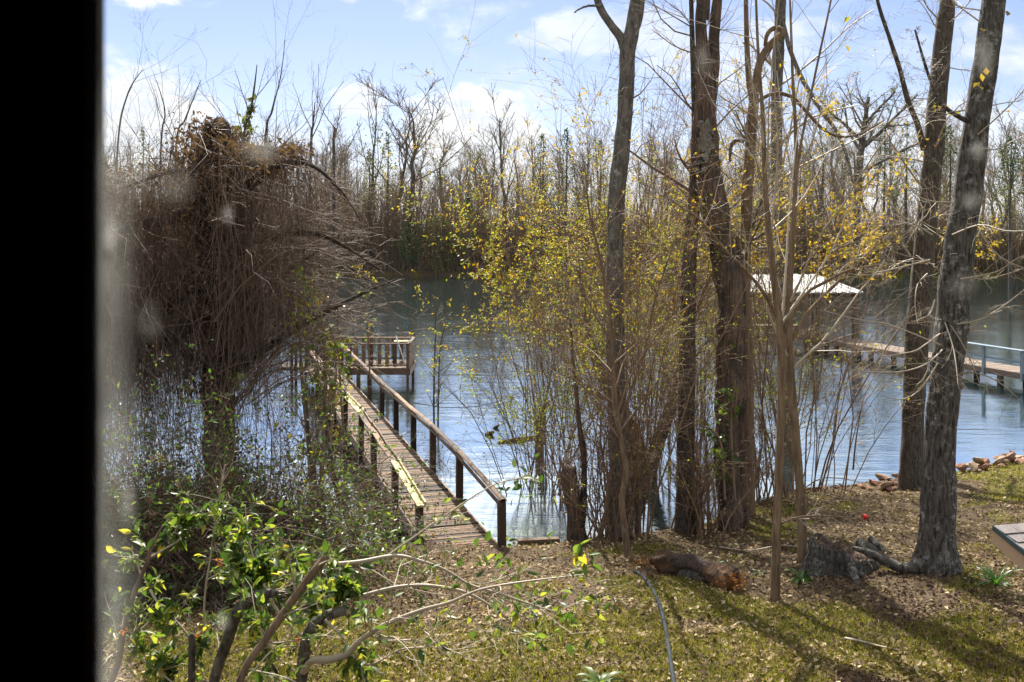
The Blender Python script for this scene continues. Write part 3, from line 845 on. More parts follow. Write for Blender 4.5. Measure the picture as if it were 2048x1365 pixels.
# T2: broken dead tree
b = B_(1462, 1058); Y = b[1]
P2 = [(1460, 1085, 56), (1460, 1040, 50), (1453, 900, 45), (1460, 760, 50), (1462, 620, 52), (1445, 500, 52), (1424, 400, 58), (1411, 300, 56), (1409, 240, 50), (1408, 150, 36), (1404, 90, 27), (1401, 30, 18), (1404, -20, 13), (1408, -60, 3)]
root, _ = tree("broken_dead_tree", "thick rotting dead tree with peeling bark and a splintered top", "tree", b,
     [("trunk", P2, Y, None),
      ("limb", [(1414, 250, 26), (1422, 160, 26), (1427, 90, 23), (1434, 20, 20), (1440, -60, 17), (1452, -220, 8)], Y, [.1, .12, .12, .1, 0, 0]),
      ("trunk", [(1484, 1075, 26), (1486, 1000, 21), (1484, 800, 18), (1486, 640, 16), (1480, 520, 14), (1474, 470, 6)], Y, [.35, .35, .35, .3, .3, .3])],
     'bark_dead', 'twig_grey', [(7, .5, .95, 55, .10, .12, 5, .15, .03, None), (5, .2, 1, 45, .5, .55, 4, .2, .02, None)], 103, flare=.3, rough=.16, ridge=.12, sides=24)
g = Geo()
rg = np.random.default_rng(31)
for k in range(46):
    px, py = rg.normal(1411, 7), rg.normal(275, 17)
    sx_ = np.interp(px, [1396, 1411, 1426], [-1, 0, 1]); c = at(px, py, Y - .335 + .16 * sx_ ** 2); an = rg.normal() * .5
    ax1 = nrm(np.array([math.cos(an), .55 * sx_, math.sin(an)])); ax3 = nrm(np.array([-math.sin(an), -.15 + .1 * rg.normal(), math.cos(an)])); ax3 = nrm(ax3 - ax3.dot(ax1) * ax1)
    leaf_s = rg.uniform(.05, .13); th_ = np.arange(7) / 7 * 6.283; rr_ = leaf_s * rg.uniform(.55, 1.1, 7)
    nv = np.cross(ax1, ax3); pts_ = c + (np.cos(th_) * rr_)[:, None] * ax1 * .75 + (np.sin(th_) * rr_)[:, None] * ax3
    g.add(np.concatenate([pts_ + nv * .012, pts_ - nv * .012, [c + nv * .02, c - nv * .02]]), [[i, (i + 1) % 7, 7 + (i + 1) % 7, 7 + i] for i in range(7)], [[i, (i + 1) % 7, 14] for i in range(7)] + [[7 + i, 7 + (i + 1) % 7, 15] for i in range(7)])
g.build("bark_patch", M['bark_pale'], root, label="pale peeling bark scales", kind="stuff")
for k in range(5):                                    # splinters at the top
    g = Geo(); c = at(1400 + k * 3.5, 40, Y + (k - 2) * .03)
    trunk_geo(g, np.stack([c, c + [.02 * (k - 2), 0, .5 + .25 * (k % 3)], c + [.03 * (k - 2), 0, .8 + .3 * (k % 2)]]), [.05, .04, .005], 6, .2, .1)
    g.build("splinter", M['bark_dead'], root, True)
g = Geo()                                             # hollow: a sunken dark mouth with a raised lip
c = at(1399, 338, Y - .20)
trunk_geo(g, np.stack([c + [.07 * math.cos(a), -.07 + .02 * math.sin(a * 3), .13 * math.sin(a)] for a in np.linspace(0, 2 * math.pi, 10)]), np.full(10, .045), 8, .04, .2)
g.build("hollow_rim", M['bark_grey'], root, True)

# T2b
b = B_(1372, 1062); Y = b[1]
tree("riverside_tree", "dark straight trunk close left of the rotting dead tree, thin above", "tree", b,
     [("trunk", [(1368, 1085, 46), (1370, 1030, 42), (1372, 900, 36), (1374, 760, 34), (1376, 600, 31), (1382, 470, 28), (1388, 380, 22), (1390, 250, 14), (1384, 60, 10), (1378, -160, 5)], Y, None)],
     'bark_dark', 'twig_brown', [(26, .3, 1, 55, .20, .35, 5, .15, .05, None), (6, .2, 1, 45, .5, .55, 4, .2, .02, None), (3, .2, 1, 45, .55, .6, 3, .2, 0, None)], 104,
     [('leaf_yellow', 500, .075, 1, 3.5, 9)], flare=.15)
# T3: tan tree with the hooked limb
b = B_(1495, 1035); Y = b[1] + .2
tree("hooked_tree", "tan tree with a hooked limb looping in front of the straight grey trunk", "tree", b,
     [("trunk", [(1497, 1050, 26), (1497, 900, 24), (1494, 700, 23), (1490, 560, 22), (1494, 400, 22), (1500, 300, 21), (1505, 230, 21), (1510, 180, 18), (1518, 130, 15), (1532, 100, 14), (1552, 78, 14), (1566, 66, 13), (1560, 57, 11), (1545, 58, 10), (1534, 70, 9), (1530, 92, 7)], Y, None),
      ("limb", [(1507, 210, 14), (1498, 160, 12), (1494, 90, 10), (1492, 20, 9), (1492, -60, 7), (1490, -220, 3)], Y, None),
      ("limb", [(1511, 206, 8), (1530, 194, 8), (1552, 187, 8), (1585, 195, 8), (1620, 232, 7), (1650, 262, 6), (1682, 274, 5), (1720, 268, 4), (1770, 240, 2)], Y, None),
      ("limb", [(1488, 285, 8), (1475, 280, 8), (1463, 290, 8), (1460, 310, 6), (1460, 325, 3)], Y, None)],
     'bark_tan', 'twig_grey', [(16, .35, 1, 50, .16, .3, 5, .15, .05, None), (6, .2, 1, 45, .5, .55, 4, .2, .02, None), (3, .2, 1, 45, .55, .6, 3, .2, 0, None)], 105)
# T4: straight grey trunk by the water
b = B_(1575, 977); Y = b[1]
tree("riverside_tree", "straight grey trunk at the water line behind the two tan saplings", "tree", b,
     [("trunk", [(1578, 990, 34), (1577, 960, 31), (1576, 850, 27), (1572, 700, 25), (1562, 520, 24), (1555, 380, 23), (1553, 260, 23), (1555, 150, 22), (1560, 40, 21), (1564, -80, 19), (1570, -260, 12), (1572, -420, 6)], Y, None),
      ("limb", [(1562, 30, 9), (1572, 70, 9), (1580, 100, 9), (1600, 150, 9), (1622, 190, 8.5), (1645, 225, 8), (1672, 262, 7), (1695, 318, 6), (1708, 370, 5), (1732, 420, 4), (1760, 470, 3)], Y, np.linspace(0, -2.2, 11))],
     'bark_grey', 'twig_pale', [(16, .4, 1, 50, .16, .3, 5, .14, .02, None), (6, .2, 1, 45, .5, .55, 4, .2, .0, None), (3, .2, 1, 45, .55, .6, 3, .2, 0, None)], 106, flare=.15)
# T5, T6: the two big trees on the right
b = B_(1822, 977); Y = b[1]
tree("big_leaning_tree", "tall dark trunk rooted by the rocks at the water, behind the larger trunk", "tree", b,
     [("trunk", [(1824, 992, 52), (1823, 960, 48), (1825, 850, 42), (1830, 740, 44), (1838, 620, 42), (1850, 480, 40), (1862, 360, 38), (1870, 250, 37), (1882, 130, 34), (1893, 20, 31), (1905, -120, 28), (1915, -300, 18), (1920, -460, 8)], Y, None),
      ("limb", [(1848, 300, 12), (1835, 250, 11), (1815, 200, 10), (1800, 140, 9), (1780, 80, 8), (1760, 20, 7), (1740, -60, 4)], Y, np.linspace(0, -.8, 7))],
     'bark_dark', 'twig_pale', [(20, .3, 1, 60, .14, .12, 7, .18, .0, None), (7, .2, 1, 45, .5, .5, 5, .2, .0, None), (4, .2, 1, 45, .55, .6, 3, .2, 0, None)], 107, flare=.2, ridge=.08, sides=22)
b = B_(1872, 1140); Y = b[1]
root, _ = tree("big_leaning_tree", "thickest furrowed trunk on the lawn, leaning right, beside the old stump", "tree", b,
     [("trunk", [(1870, 1160, 84), (1872, 1120, 72), (1876, 1020, 64), (1880, 900, 58), (1888, 790, 58), (1900, 690, 60), (1910, 590, 60), (1920, 480, 58), (1936, 370, 54), (1950, 270, 50), (1966, 160, 47), (1980, 60, 45), (1992, -40, 42), (2010, -200, 34), (2020, -420, 20), (2030, -640, 8)], Y, None),
      ("limb", [(1962, 245, 14), (1930, 240, 10), (1890, 215, 8), (1868, 180, 7), (1850, 130, 6), (1830, 60, 4)], Y, np.linspace(0, -.5, 6)),
      ("root_flare", [(1868, 1122, 40), (1838, 1134, 30), (1806, 1136, 22), (1770, 1122, 18), (1738, 1106, 14), (1705, 1096, 8)], Y - .1, [0, 0, .1, .3, .4, .5])],
     'bark_big', 'twig_pale', [(13, .58, 1, 60, .15, .11, 7, .18, .0, None), (7, .2, 1, 45, .5, .5, 5, .2, .0, None), (4, .2, 1, 45, .55, .6, 3, .2, 0, None)], 108, flare=.5, ridge=.09, sides=28, grow_from=[0, 1])
# pale drooping sprouts on the thickest trunk
rg = np.random.default_rng(77)
starts = [((1905, 405), (1850, 400), (1815, 370), (1800, 325)), ((1880, 545), (1850, 520), (1810, 512), (1765, 495)), ((1855, 548), (1835, 570), (1830, 610), (1835, 645)), ((1870, 600), (1862, 625), (1850, 635), (1835, 640)),
          ((1880, 668), (1850, 690), (1820, 705), (1740, 715)), ((1888, 640), (1905, 690), (1912, 730), (1916, 770)), ((1886, 630), (1920, 680), (1945, 730), (1960, 770)), ((1905, 470), (1960, 450), (2010, 462), (2060, 462)),
          ((1930, 500), (1950, 550), (1970, 560), (2040, 540)), ((1940, 430), (1985, 500), (2030, 530), (2080, 545)), ((1885, 700), (1850, 730), (1790, 745), (1700, 740)), ((1880, 720), (1840, 780), (1800, 800), (1760, 790)),
          ((1910, 560), (1990, 545), (2030, 520), (2070, 500)), ((1900, 650), (1960, 640), (2010, 610), (2060, 570)), ((1865, 470), (1800, 430), (1770, 400), (1720, 390)), ((1860, 520), (1780, 540), (1740, 545), (1690, 530)),
          ((1955, 270), (2000, 230), (2040, 190), (2070, 150)), ((1950, 290), (1990, 300), (2030, 280), (2080, 260)), ((1880, 690), (1780, 650), (1720, 640), (1640, 620)), ((1890, 760), (1935, 745), (1990, 760), (2040, 800))]
bs = []
for pts in starts:
    y0 = Y - .1 + rg.normal() * .1
    y1 = Y - rg.uniform(.3, 1.6)
    P = np.stack([at(a, b_, yy) for (a, b_), yy in zip(pts, np.linspace(y0, y1, 4))])
    bs.append(batch(P, np.array([.013, .010, .008, .004]), 10))
Bs = cat(*bs)
g = Geo(); tubes(g, Bs[0], Bs[1], 6)
l1 = grow(Bs[0], Bs[1], 7, .15, 1, 45, .45, .6, 6, .18, -.02, rg, .0028)
l2 = grow(l1[0], l1[1], 4, .15, 1, 40, .5, .7, 4, .18, -.02, rg, .0022)
tubes(g, l1[0], l1[1], 3); tubes(g, l2[0], l2[1], 3)
g.build("sprouts", M['twig_pale'], root, True, kind="stuff")
gl = Geo(); leaf_geo(gl, np.stack([at(a, b_, Y - .4) for a, b_ in ((1974, 60), (1972, 135), (1962, 147), (1958, 172), (2015, 22), (1960, 165), (1700, 32), (1690, 90))]), .13, rg, aspect=.7)
gl.build("leaves", M['leaf_yellow'], root, kind="stuff")

# the two tan saplings in front, with fans of thin straight twigs
b = B_(1552, 1202); Y = b[1]
fan = [(9, .30, 1, 42, .45, .42, 8, .09, .03, None), (5, .12, 1, 42, .45, .5, 6, .13, .02, None), (4, .2, 1, 42, .5, .55, 4, .18, 0, None)]
tree("tan_sapling", "nearer of two slim tan saplings, rooted left of the strap leaved plant", "sapling", b,
     [("trunk", [(1551, 1215, 22), (1551, 1180, 20), (1553, 1060, 17), (1560, 900, 16), (1563, 760, 16), (1560, 660, 16), (1548, 560, 14), (1538, 470, 12), (1530, 360, 10), (1526, 240, 8), (1516, 100, 6), (1510, -60, 4)], Y, None),
      ("limb", [(1561, 700, 10), (1572, 650, 9), (1578, 560, 8), (1586, 430, 7), (1600, 300, 6), (1628, 160, 5), (1660, 10, 4), (1680, -100, 2)], Y, np.linspace(0, .5, 8)),
      ("limb", [(1556, 640, 8), (1530, 590, 7), (1490, 540, 6), (1450, 500, 5), (1400, 440, 4), (1340, 400, 2)], Y, np.linspace(0, -.6, 6)),
      ("limb", [(1568, 660, 8), (1610, 590, 7), (1650, 565, 6), (1700, 540, 5), (1760, 530, 3)], Y, np.linspace(0, -.4, 5)),
      ("limb", [(1552, 1062, 4), (1575, 1040, 4), (1630, 1032, 3.5), (1700, 1035, 2)], Y, np.linspace(0, -.1, 4))],
     'bark_tan', 'twig_pale', fan, 109, [('leaf_yellow', 260, .06, 1, 4.5, 9)], sides=12)
b = B_(1606, 1125); Y = b[1]
tree("tan_sapling", "farther of two slim tan saplings, rooted against the old stump", "sapling", b,
     [("trunk", [(1608, 1140, 22), (1606, 1110, 20), (1600, 980, 18), (1590, 860, 18), (1580, 740, 17), (1578, 640, 14), (1582, 520, 12), (1590, 400, 10), (1592, 280, 8), (1585, 150, 6), (1580, 0, 4)], Y, None),
      ("limb", [(1580, 690, 9), (1605, 640, 8), (1640, 600, 7), (1680, 560, 6), (1720, 520, 4), (1780, 470, 2)], Y, np.linspace(0, .6, 6))],
     'bark_tan', 'twig_pale', fan, 110, [('leaf_yellow', 400, .06, 1, 4.0, 9)], sides=12)
b = B_(1256, 1112); Y = b[1]
tree("bent_sapling", "slender sapling with a crooked lower stem near the hose end", "sapling", b,
     [("trunk", [(1257, 1122, 15), (1252, 1080, 13), (1244, 1000, 11), (1253, 950, 11), (1246, 900, 10), (1236, 840, 9), (1228, 760, 8), (1222, 660, 7), (1205, 540, 6), (1180, 430, 4), (1170, 340, 2)], Y, None),
      ("limb", [(1238, 850, 6), (1262, 780, 5), (1290, 700, 5), (1310, 600, 4), (1350, 480, 2)], Y, None)],
     'bark_tan', 'twig_brown', [(20, .25, 1, 45, .35, .5, 5, .1, .03, None), (6, .2, 1, 45, .5, .6, 4, .15, 0, None)], 111, [('leaf_lime', 260, .06, 0, 0, 9), ('leaf_yellow', 200, .06, 1, 4, 9)], sides=10)
b = B_(1152, 1080); Y = b[1]
root, _ = tree("snapped_trunk", "short snapped trunk at the water edge right of the boardwalk", "snag", b,
     [("trunk", [(1156, 1095, 40), (1154, 1060, 36), (1148, 1010, 34), (1140, 965, 34), (1136, 940, 30), (1134, 932, 10)], Y, None),
      ("limb", [(1160, 1075, 20), (1166, 1000, 15), (1168, 930, 13), (1160, 860, 10), (1150, 760, 7), (1140, 640, 4)], Y, [.1, .1, .1, .1, .2, .3])],
     'bark_dead', 'twig_brown', [(8, .3, 1, 50, .3, .4, 4, .15, .04, None), (5, .2, 1, 45, .5, .55, 3, .2, .02, None)], 112, rough=.2, flare=.2)

# brush with yellow spring leaves along the bank
def brush(name, label, cx, base_py, hw, top_py, n, seed, leaves, spread=1.0, lean=0.0, depth=1.2, twig='twig_brown', r0=.022, Y=None, base=None, group=None, cat_="bush"):
    rg = np.random.default_rng(seed)
    b = hit(cx, base_py) if base is None else np.asarray(base, float)
    if Y is not None: b = np.array([(cx - 1024) / FPX * Y, Y, -.3])
    H = CAMZ - (top_py - HOR) / FPX * b[1] - b[2]; W = hw / FPX * b[1]
    root = thing(name, label, cat_, b, group)
    d = np.stack([rg.normal(lean, .45, n) * W / H * spread, rg.normal(0, .22, n), np.ones(n)], 1)
    L = H * rg.uniform(.55, 1.3, n)
    P = np.empty((n, 7, 3)); P[:, 0] = b + np.stack([rg.normal(0, W * .16, n), rg.normal(0, .35 * depth, n), np.full(n, -.15)], 1)
    dd = nrm(d * [1, 1, 1] + [0, 0, .5])
    for k in range(1, 7):
        dd = nrm(dd + rg.normal(size=(n, 3)) * .09 + d * np.array([.09, .09, -.01]))
        P[:, k] = P[:, k - 1] + dd * (L / 6)[:, None]
    rr = r0 * rg.uniform(.45, 1.2, n)[:, None] * np.linspace(1, .25, 7)[None]
    g = Geo(); tubes(g, P, rr, 5)
    l1 = grow(P, rr, 9, .2, 1, 38, .36, .55, 5, .14, .02, rg, .0050)
    l2 = grow(l1[0], l1[1], 8, .15, 1, 42, .5, .6, 4, .18, 0, rg, .0036)
    tubes(g, l1[0], l1[1], 3); tubes(g, l2[0], l2[1], 3)
    g.build("stems", M[twig], root, True, kind="stuff")
    for (lm, cnt, sz, zlo, zhi) in leaves:
        src = l2[0]
        Pp, dr = on_branches(src, int(cnt * 2.6), rg, .1, 1, .03)
        cl = fbm(Pp[:, 0] * 1.9 + seed, Pp[:, 2] * 1.9 + Pp[:, 1] * 1.1, 3)
        k = (Pp[:, 2] > zlo) & (Pp[:, 2] < zhi) & (cl > rg.uniform(.48, .58, len(Pp)))
        Pp = Pp[k][:cnt]; dr = dr[k][:cnt]
        if len(Pp):
            gl = Geo(); leaf_geo(gl, Pp, sz * rg.uniform(.4, 1.35, len(Pp)), rg, dirs=dr * .6)
            gl.build("leaves", M[lm], root, kind="stuff")
    return root
Yl, Ll = 'leaf_yellow', 'leaf_lime'
brush("spring_bush", "large bush of arching twigs and yellow leaves left of the slim forked tree", 1120, 1070, 250, 300, 34, 201, [(Yl, 9500, .085, 3.6, 12), (Ll, 6500, .085, 1.2, 9)], 1.0, -.25)
brush("spring_bush", "yellow leaved bush between the slim forked tree and the dead tree", 1320, 1055, 130, 300, 26, 202, [(Yl, 6500, .085, 3.5, 12), (Ll, 5000, .085, 1, 8)], .8)
brush("spring_bush", "twiggy bush with sparse lime leaves low over the water near the snapped trunk", 1085, 1075, 190, 520, 20, 203, [(Ll, 2800, .085, 1, 7), (Yl, 1200, .1, 3.2, 8)], 1.2, -.2)
brush("spring_bush", "yellow leaved bush behind the dead tree in front of the boat shelter", 1540, 1000, 170, 300, 24, 204, [(Yl, 6000, .085, 6.3, 12), (Ll, 2000, .08, 1.5, 5.2)], 1.0, .1)
brush("spring_bush", "bright yellow bush reaching right above the boat shelter roof", 1640, 985, 190, 370, 16, 205, [(Yl, 6500, .09, 6.25, 11), (Ll, 500, .08, 2, 5)], 1.1, .15)
brush("spring_bush", "dense fine brown stems with tiny buds between the two trunks of the leaning pair", 1250, 1068, 150, 360, 40, 209, [(Ll, 3800, .055, 2.2, 8), (Yl, 1500, .055, 4, 9)], .9)
brush("spring_bush", "dense fine brown stems with tiny buds left of the rotting dead tree", 1395, 1050, 110, 330, 34, 210, [(Ll, 3200, .055, 2.2, 8), (Yl, 1500, .055, 4, 9)], .9)
brush("spring_bush", "low tangle of brown twigs around the bases of the riverside trunks", 1400, 1060, 130, 820, 34, 206, [(Ll, 300, .06, 1, 4)], 1.2)
brush("spring_bush", "low tangle of bare twigs between the snapped trunk and the leaning pair", 1200, 1075, 90, 840, 30, 207, [(Ll, 260, .06, 1, 4)], 1.2)
brush("spring_bush", "thin bare bush at the water right of the dead tree", 1520, 1010, 60, 760, 14, 208, [(Ll, 260, .06, 1, 4)], 1.1)

# ------------------------------------------------------------------ the vine smothered tree on the left
rg = np.random.default_rng(301)
VY = 23.0
vb = np.array([(440 - 1024) / FPX * VY, VY, -.4])
vt = thing("vine_covered_tree", "huge dark tree smothered in hanging brown vines left of the boardwalk", "tree", vb)
g = Geo(); P, r = stem([(440, 1080, 60), (440, 900, 60), (438, 740, 60), (440, 600, 62), (438, 500, 70), (432, 400, 86), (428, 330, 86), (434, 285, 62), (440, 250, 44), (442, 236, 14)], VY)
trunk_geo(g, P, r, 22, .1, .14, .10, .2, 5); g.build("trunk", M['bark_vine'], vt, True)
limbs = [[(430, 420, 40), (380, 430, 34), (320, 440, 30), (250, 455, 26), (150, 440, 22), (40, 450, 14)], [(425, 560, 40), (385, 570, 34), (330, 610, 30), (290, 640, 26), (230, 690, 18), (150, 760, 12)],
         [(428, 640, 30), (380, 650, 26), (340, 680, 24), (300, 690, 20)], [(438, 330, 30), (480, 305, 20), (540, 300, 13), (600, 318, 9), (650, 350, 5), (690, 400, 2)],
         [(448, 760, 30), (500, 720, 20), (545, 690, 17), (600, 650, 14), (660, 620, 11), (720, 590, 8), (790, 560, 4)], [(445, 690, 22), (490, 640, 16), (530, 590, 13), (580, 540, 9), (640, 500, 6)],
         [(440, 420, 26), (500, 370, 20), (560, 330, 15), (620, 330, 8), (680, 380, 5), (720, 440, 2)], [(430, 380, 22), (390, 350, 16), (340, 345, 11), (290, 360, 8), (240, 380, 4)], [(436, 300, 20), (425, 262, 18), (415, 250, 12)],
         [(440, 560, 20), (500, 500, 16), (570, 470, 12), (640, 470, 9), (700, 500, 6), (760, 540, 3)]]
Ls = []
for k, p in enumerate(limbs):
    P, r = stem(p, VY, dY=np.linspace(0, rg.uniform(-1.5, 1.2), len(p)))
    g = Geo(); trunk_geo(g, P, r, 10, .14, .2, .12, 0, k + 3); g.build("limb", M['bark_vine'], vt, True)
    Ls.append(batch(P, r))
Lb = cat(*Ls)
# the draped mass: strands hanging inside the outline that the tangle has
top_x = [-300, 0, 150, 205, 250, 330, 372, 400, 430, 452, 470, 500, 560, 610, 660, 700, 740, 790]
top_y = [330, 330, 330, 325, 318, 330, 272, 262, 236, 240, 280, 292, 290, 288, 320, 395, 470, 560]
bot_x = [-300, 200, 350, 470, 560, 640, 700, 790]
bot_y = [800, 790, 750, 700, 640, 580, 540, 560]
n = 7500
px = np.concatenate([rg.uniform(60, 500, int(n * .86)), rg.uniform(440, 640, n - int(n * .86))])
yy = VY + rg.normal(0, 1.3, n)
yy = np.where((px > 396) & (px < 480), VY + .5 + np.abs(rg.normal(0, 1.4, n)) - (rg.random(n) < .06) * 1.4, yy)
tp = np.interp(px, top_x, top_y); bt = np.interp(px, bot_x, bot_y)
st = tp + (bt - tp) * rg.uniform(0, .95, n) ** np.where(px > 480, 1.3, .95) + rg.uniform(-4, 6, n)
ln = rg.uniform(.6, 4.2, n) * np.where(px > 500, .75, 1.0)
P = np.empty((n, 6, 3)); P[:, 0] = np.stack([(px - 1024) / FPX * VY, yy, CAMZ - (st - HOR) / FPX * VY], 1)
wild = (rg.random((n, 1)) < .42) * 1.0
d = nrm(rg.normal(size=(n, 3)) * (.16 + .7 * wild) + np.array([.03, 0, -.9]) * (1 - wild * .8))
for k in range(1, 6):
    d = nrm(d + rg.normal(size=(n, 3)) * (.12 + .25 * wild) + np.array([0, 0, -.30]))
    P[:, k] = P[:, k - 1] + d * (ln / 5)[:, None]
g = Geo(); tubes(g, P, rg.uniform(.003, .0085, n)[:, None] * np.linspace(1, .5, 6)[None], 3)
l1 = grow(P[::3], np.full((len(P[::3]), 6), .006), 2, .1, .9, 45, .45, .7, 4, .3, -.05, rg, .003)
tubes(g, l1[0], l1[1], 3)
g.build("hanging_vines", M['twig_vine'], vt, True, kind="stuff")
# shoots fountaining up and right from the lower trunk, drooping at their tips
n = 90
o_ = np.stack([at(rg.uniform(425, 515), rg.uniform(560, 840), VY + rg.normal(0, .9)) for _ in range(n)])
e_ = np.radians(rg.uniform(34, 100, n)); L_ = rg.uniform(2.0, 5.6, n) * (1.05 - .35 * np.abs(np.cos(e_)))
d = nrm(np.stack([np.cos(e_), rg.normal(0, .35, n), np.sin(e_)], 1))
P = np.empty((n, 9, 3)); P[:, 0] = o_
for k in range(1, 9):
    d = nrm(d + rg.normal(size=(n, 3)) * .10 + np.stack([np.full(n, .05), np.zeros(n), -.055 * k * rg.uniform(.3, 1.2, n)], 1))
    P[:, k] = P[:, k - 1] + d * (L_ / 8)[:, None]
rr = rg.uniform(.010, .028, n)[:, None] * np.linspace(1, .25, 9)[None]
g = Geo(); tubes(g, P, rr, 5)
l1 = grow(P, rr, 9, .25, 1, 45, .34, .5, 6, .16, -.01, rg, .005)
l2 = grow(l1[0], l1[1], 5, .15, 1, 48, .45, .55, 4, .2, -.02, rg, .0035)
l3 = grow(l2[0], l2[1], 1, .2, 1, 45, .5, .6, 3, .22, -.02, rg, .003)
for l in (l1, l2, l3): tubes(g, l[0], l[1], 3)
l1 = grow(Lb[0], Lb[1], 12, .25, 1, 55, .30, .35, 6, .2, .02, rg, .005)
l2 = grow(l1[0], l1[1], 6, .15, 1, 48, .5, .55, 5, .22, -.01, rg, .004)
for l in (l1, l2): tubes(g, l[0], l[1], 3)
g.build("arching_twigs", M['twig_arch'], vt, True, kind="stuff")
# matted dead leaves and tendrils in the top and round the trunk
n = 15000
px = np.concatenate([rg.normal(428, 34, 8000), rg.normal(505, 22, 900), rg.normal(580, 45, 1600), rg.uniform(100, 400, 4500)])
tp = np.interp(px, top_x, top_y)
f = rg.uniform(0, 1, n) ** 1.4
py = tp + 3 + f * np.where(np.abs(px - 430) < 60, 520, np.where(px < 400, 420, 60))
kc = fbm(px * .022, py * .022, 3) > np.where(np.abs(px - 430) < 55, .2, rg.uniform(.44, .56, n)); px = px[kc]; py = py[kc]; n = len(px)
pos = np.stack([(px - 1024) / FPX * VY, VY + rg.normal(0, .8, n), CAMZ - (py - HOR) / FPX * VY], 1)
g = Geo(); leaf_geo(g, pos, rg.uniform(.06, .16, n), rg, droop=.8, aspect=.5)
g.build("dead_leaves", M['leaf_dead'], vt, kind="stuff")

# slim bare trees poking out above the vines, rooted behind it
def slim(name, label, pxs, Y, seed, twig='twig_grey', ivy=0, cat_="tree", group=None, bark='bark_far', lv=((9, .35, 1, 32, .38, .5, 5, .1, .06, None), (5, .2, 1, 35, .5, .55, 4, .14, .04, None), (3, .3, 1, 35, .5, .6, 3, .16, .02, None)), wet=True):
    rgl = np.random.default_rng(seed)
    b_ = at(pxs[0][0], pxs[0][1], Y); b_[2] = min(b_[2], float(ground_z(b_[0], b_[1]))) 
    pxs = [(a_, c_, max(w_ * .55, 1.2)) for a_, c_, w_ in pxs] if Y > 30 else pxs
    root, ab = tree(name, label, cat_, b_, [("trunk", pxs, Y, None)], bark, twig, lv, seed, sides=8, rough=.1, group=group)
    if ivy:
        Pp, dd = on_branches(np.concatenate([batch(*stem(pxs, Y))[0]]), ivy, rgl, .2, .85, .03 * Y / 10)
        gl = Geo(); leaf_geo(gl, Pp, .012 * Y * rgl.uniform(.5, 1, len(Pp)), rgl); gl.build("ivy", M['far_olive'], root, kind="stuff")
    return root
slim("slim_tree", "thin bare tree rising above the vines under the left cloud", [(318, 640, 9), (322, 300, 7), (330, 230, 5), (322, 190, 3.5), (312, 160, 2)], 34, 311)
slim("slim_tree", "thin forked bare tree standing just left of the dark vine peak", [(345, 640, 10), (352, 300, 8), (370, 240, 6), (390, 190, 4), (402, 160, 2)], 33, 312)
slim("slim_tree", "ivy speckled bare tree just right of the dark vine peak", [(485, 640, 12), (488, 290, 9), (500, 230, 8), (508, 180, 7), (514, 130, 3)], 35, 313, ivy=260)
slim("slim_tree", "wispy tall bare tree right of the ivy speckled one", [(520, 640, 12), (530, 290, 9), (545, 220, 6), (562, 150, 4), (570, 80, 2)], 35, 314)
slim("slim_tree", "low twiggy tree at the right shoulder of the vine mass", [(615, 640, 12), (622, 300, 10), (626, 250, 7), (630, 205, 3)], 36, 315, 'twig_brown')
slim("slim_tree", "broken grey snag at the right shoulder of the vine mass", [(668, 640, 14), (668, 330, 12), (667, 285, 10), (670, 256, 8)], 36, 316, 'twig_brown')
slim("slim_tree", "curving bare tree at the left window edge against the cloud", [(225, 640, 9), (235, 300, 7), (255, 190, 5), (285, 140, 2)], 33, 317)

# ------------------------------------------------------------------ tangled shrubs and climbers at the lower left
def thicket(name, label, cx, base, w, h, dpt, n, seed, leaves, twig='twig_vine', r0=.014, arch=.25):
    rg = np.random.default_rng(seed)
    root = thing(name, label, "shrub", base)
    P = np.empty((n, 7, 3)); P[:, 0] = np.asarray(base) + np.stack([rg.uniform(-w, w, n), rg.normal(0, dpt, n), np.full(n, -.3)], 1)
    d = nrm(np.stack([rg.normal(0, .45, n), rg.normal(-.1, .35, n), rg.uniform(.6, 1.2, n)], 1)); L = h * rg.uniform(.4, 1.15, n)
    P[:, 0, 2] = np.maximum(ground_z(P[:, 0, 0], P[:, 0, 1]), -.8) - .1
    for k in range(1, 7):
        d = nrm(d + rg.normal(size=(n, 3)) * .2 + np.array([0, 0, -arch * k / 6]))
        P[:, k] = P[:, k - 1] + d * (L / 6)[:, None]
    rr = r0 * rg.uniform(.4, 1.2, n)[:, None] * np.linspace(1, .3, 7)[None]
    g = Geo(); tubes(g, P, rr, 4)
    l1 = grow(P, rr, 7, .2, 1, 50, .42, .55, 5, .22, 0, rg, .0035)
    l2 = grow(l1[0], l1[1], 4, .2, 1, 50, .5, .6, 4, .25, 0, rg, .0028)
    tubes(g, l1[0], l1[1], 3); tubes(g, l2[0], l2[1], 3)
    g.build("stems", M[twig], root, True, kind="stuff")
    for (lm, cnt, sz, clus) in leaves:
        Pp, dr = on_branches(np.concatenate([l1[0][:, :4], l2[0]]), cnt * 2, rg, .2, 1, .03)
        cl = fbm(Pp[:, 0] * 1.6 + seed, Pp[:, 2] * 1.6 + Pp[:, 1], 3)
        k = cl > rg.uniform(clus - .06, clus + .06, len(Pp)); Pp = Pp[k][:cnt]; dr = dr[k][:cnt]
        gl = Geo(); leaf_geo(gl, Pp, sz * rg.uniform(.55, 1.25, len(Pp)), rg, dirs=dr * .7, aspect=.45)
        gl.build("leaves", M[lm], root, kind="stuff")
    return root
PV = 'leaf_privet'
def gp(px, Y):
    X = (px - 1024) / FPX * Y
    return np.array([X, Y, max(float(ground_z(X, Y)), 0)])
thicket("tangled_shrub", "dense brown tangle with green leaves below the vine covered tree", 0, gp(420, 17.6), 1.5, 3.6, .6, 260, 401, [(PV, 9000, .10, .45), ('leaf_dead', 5000, .09, .46)])
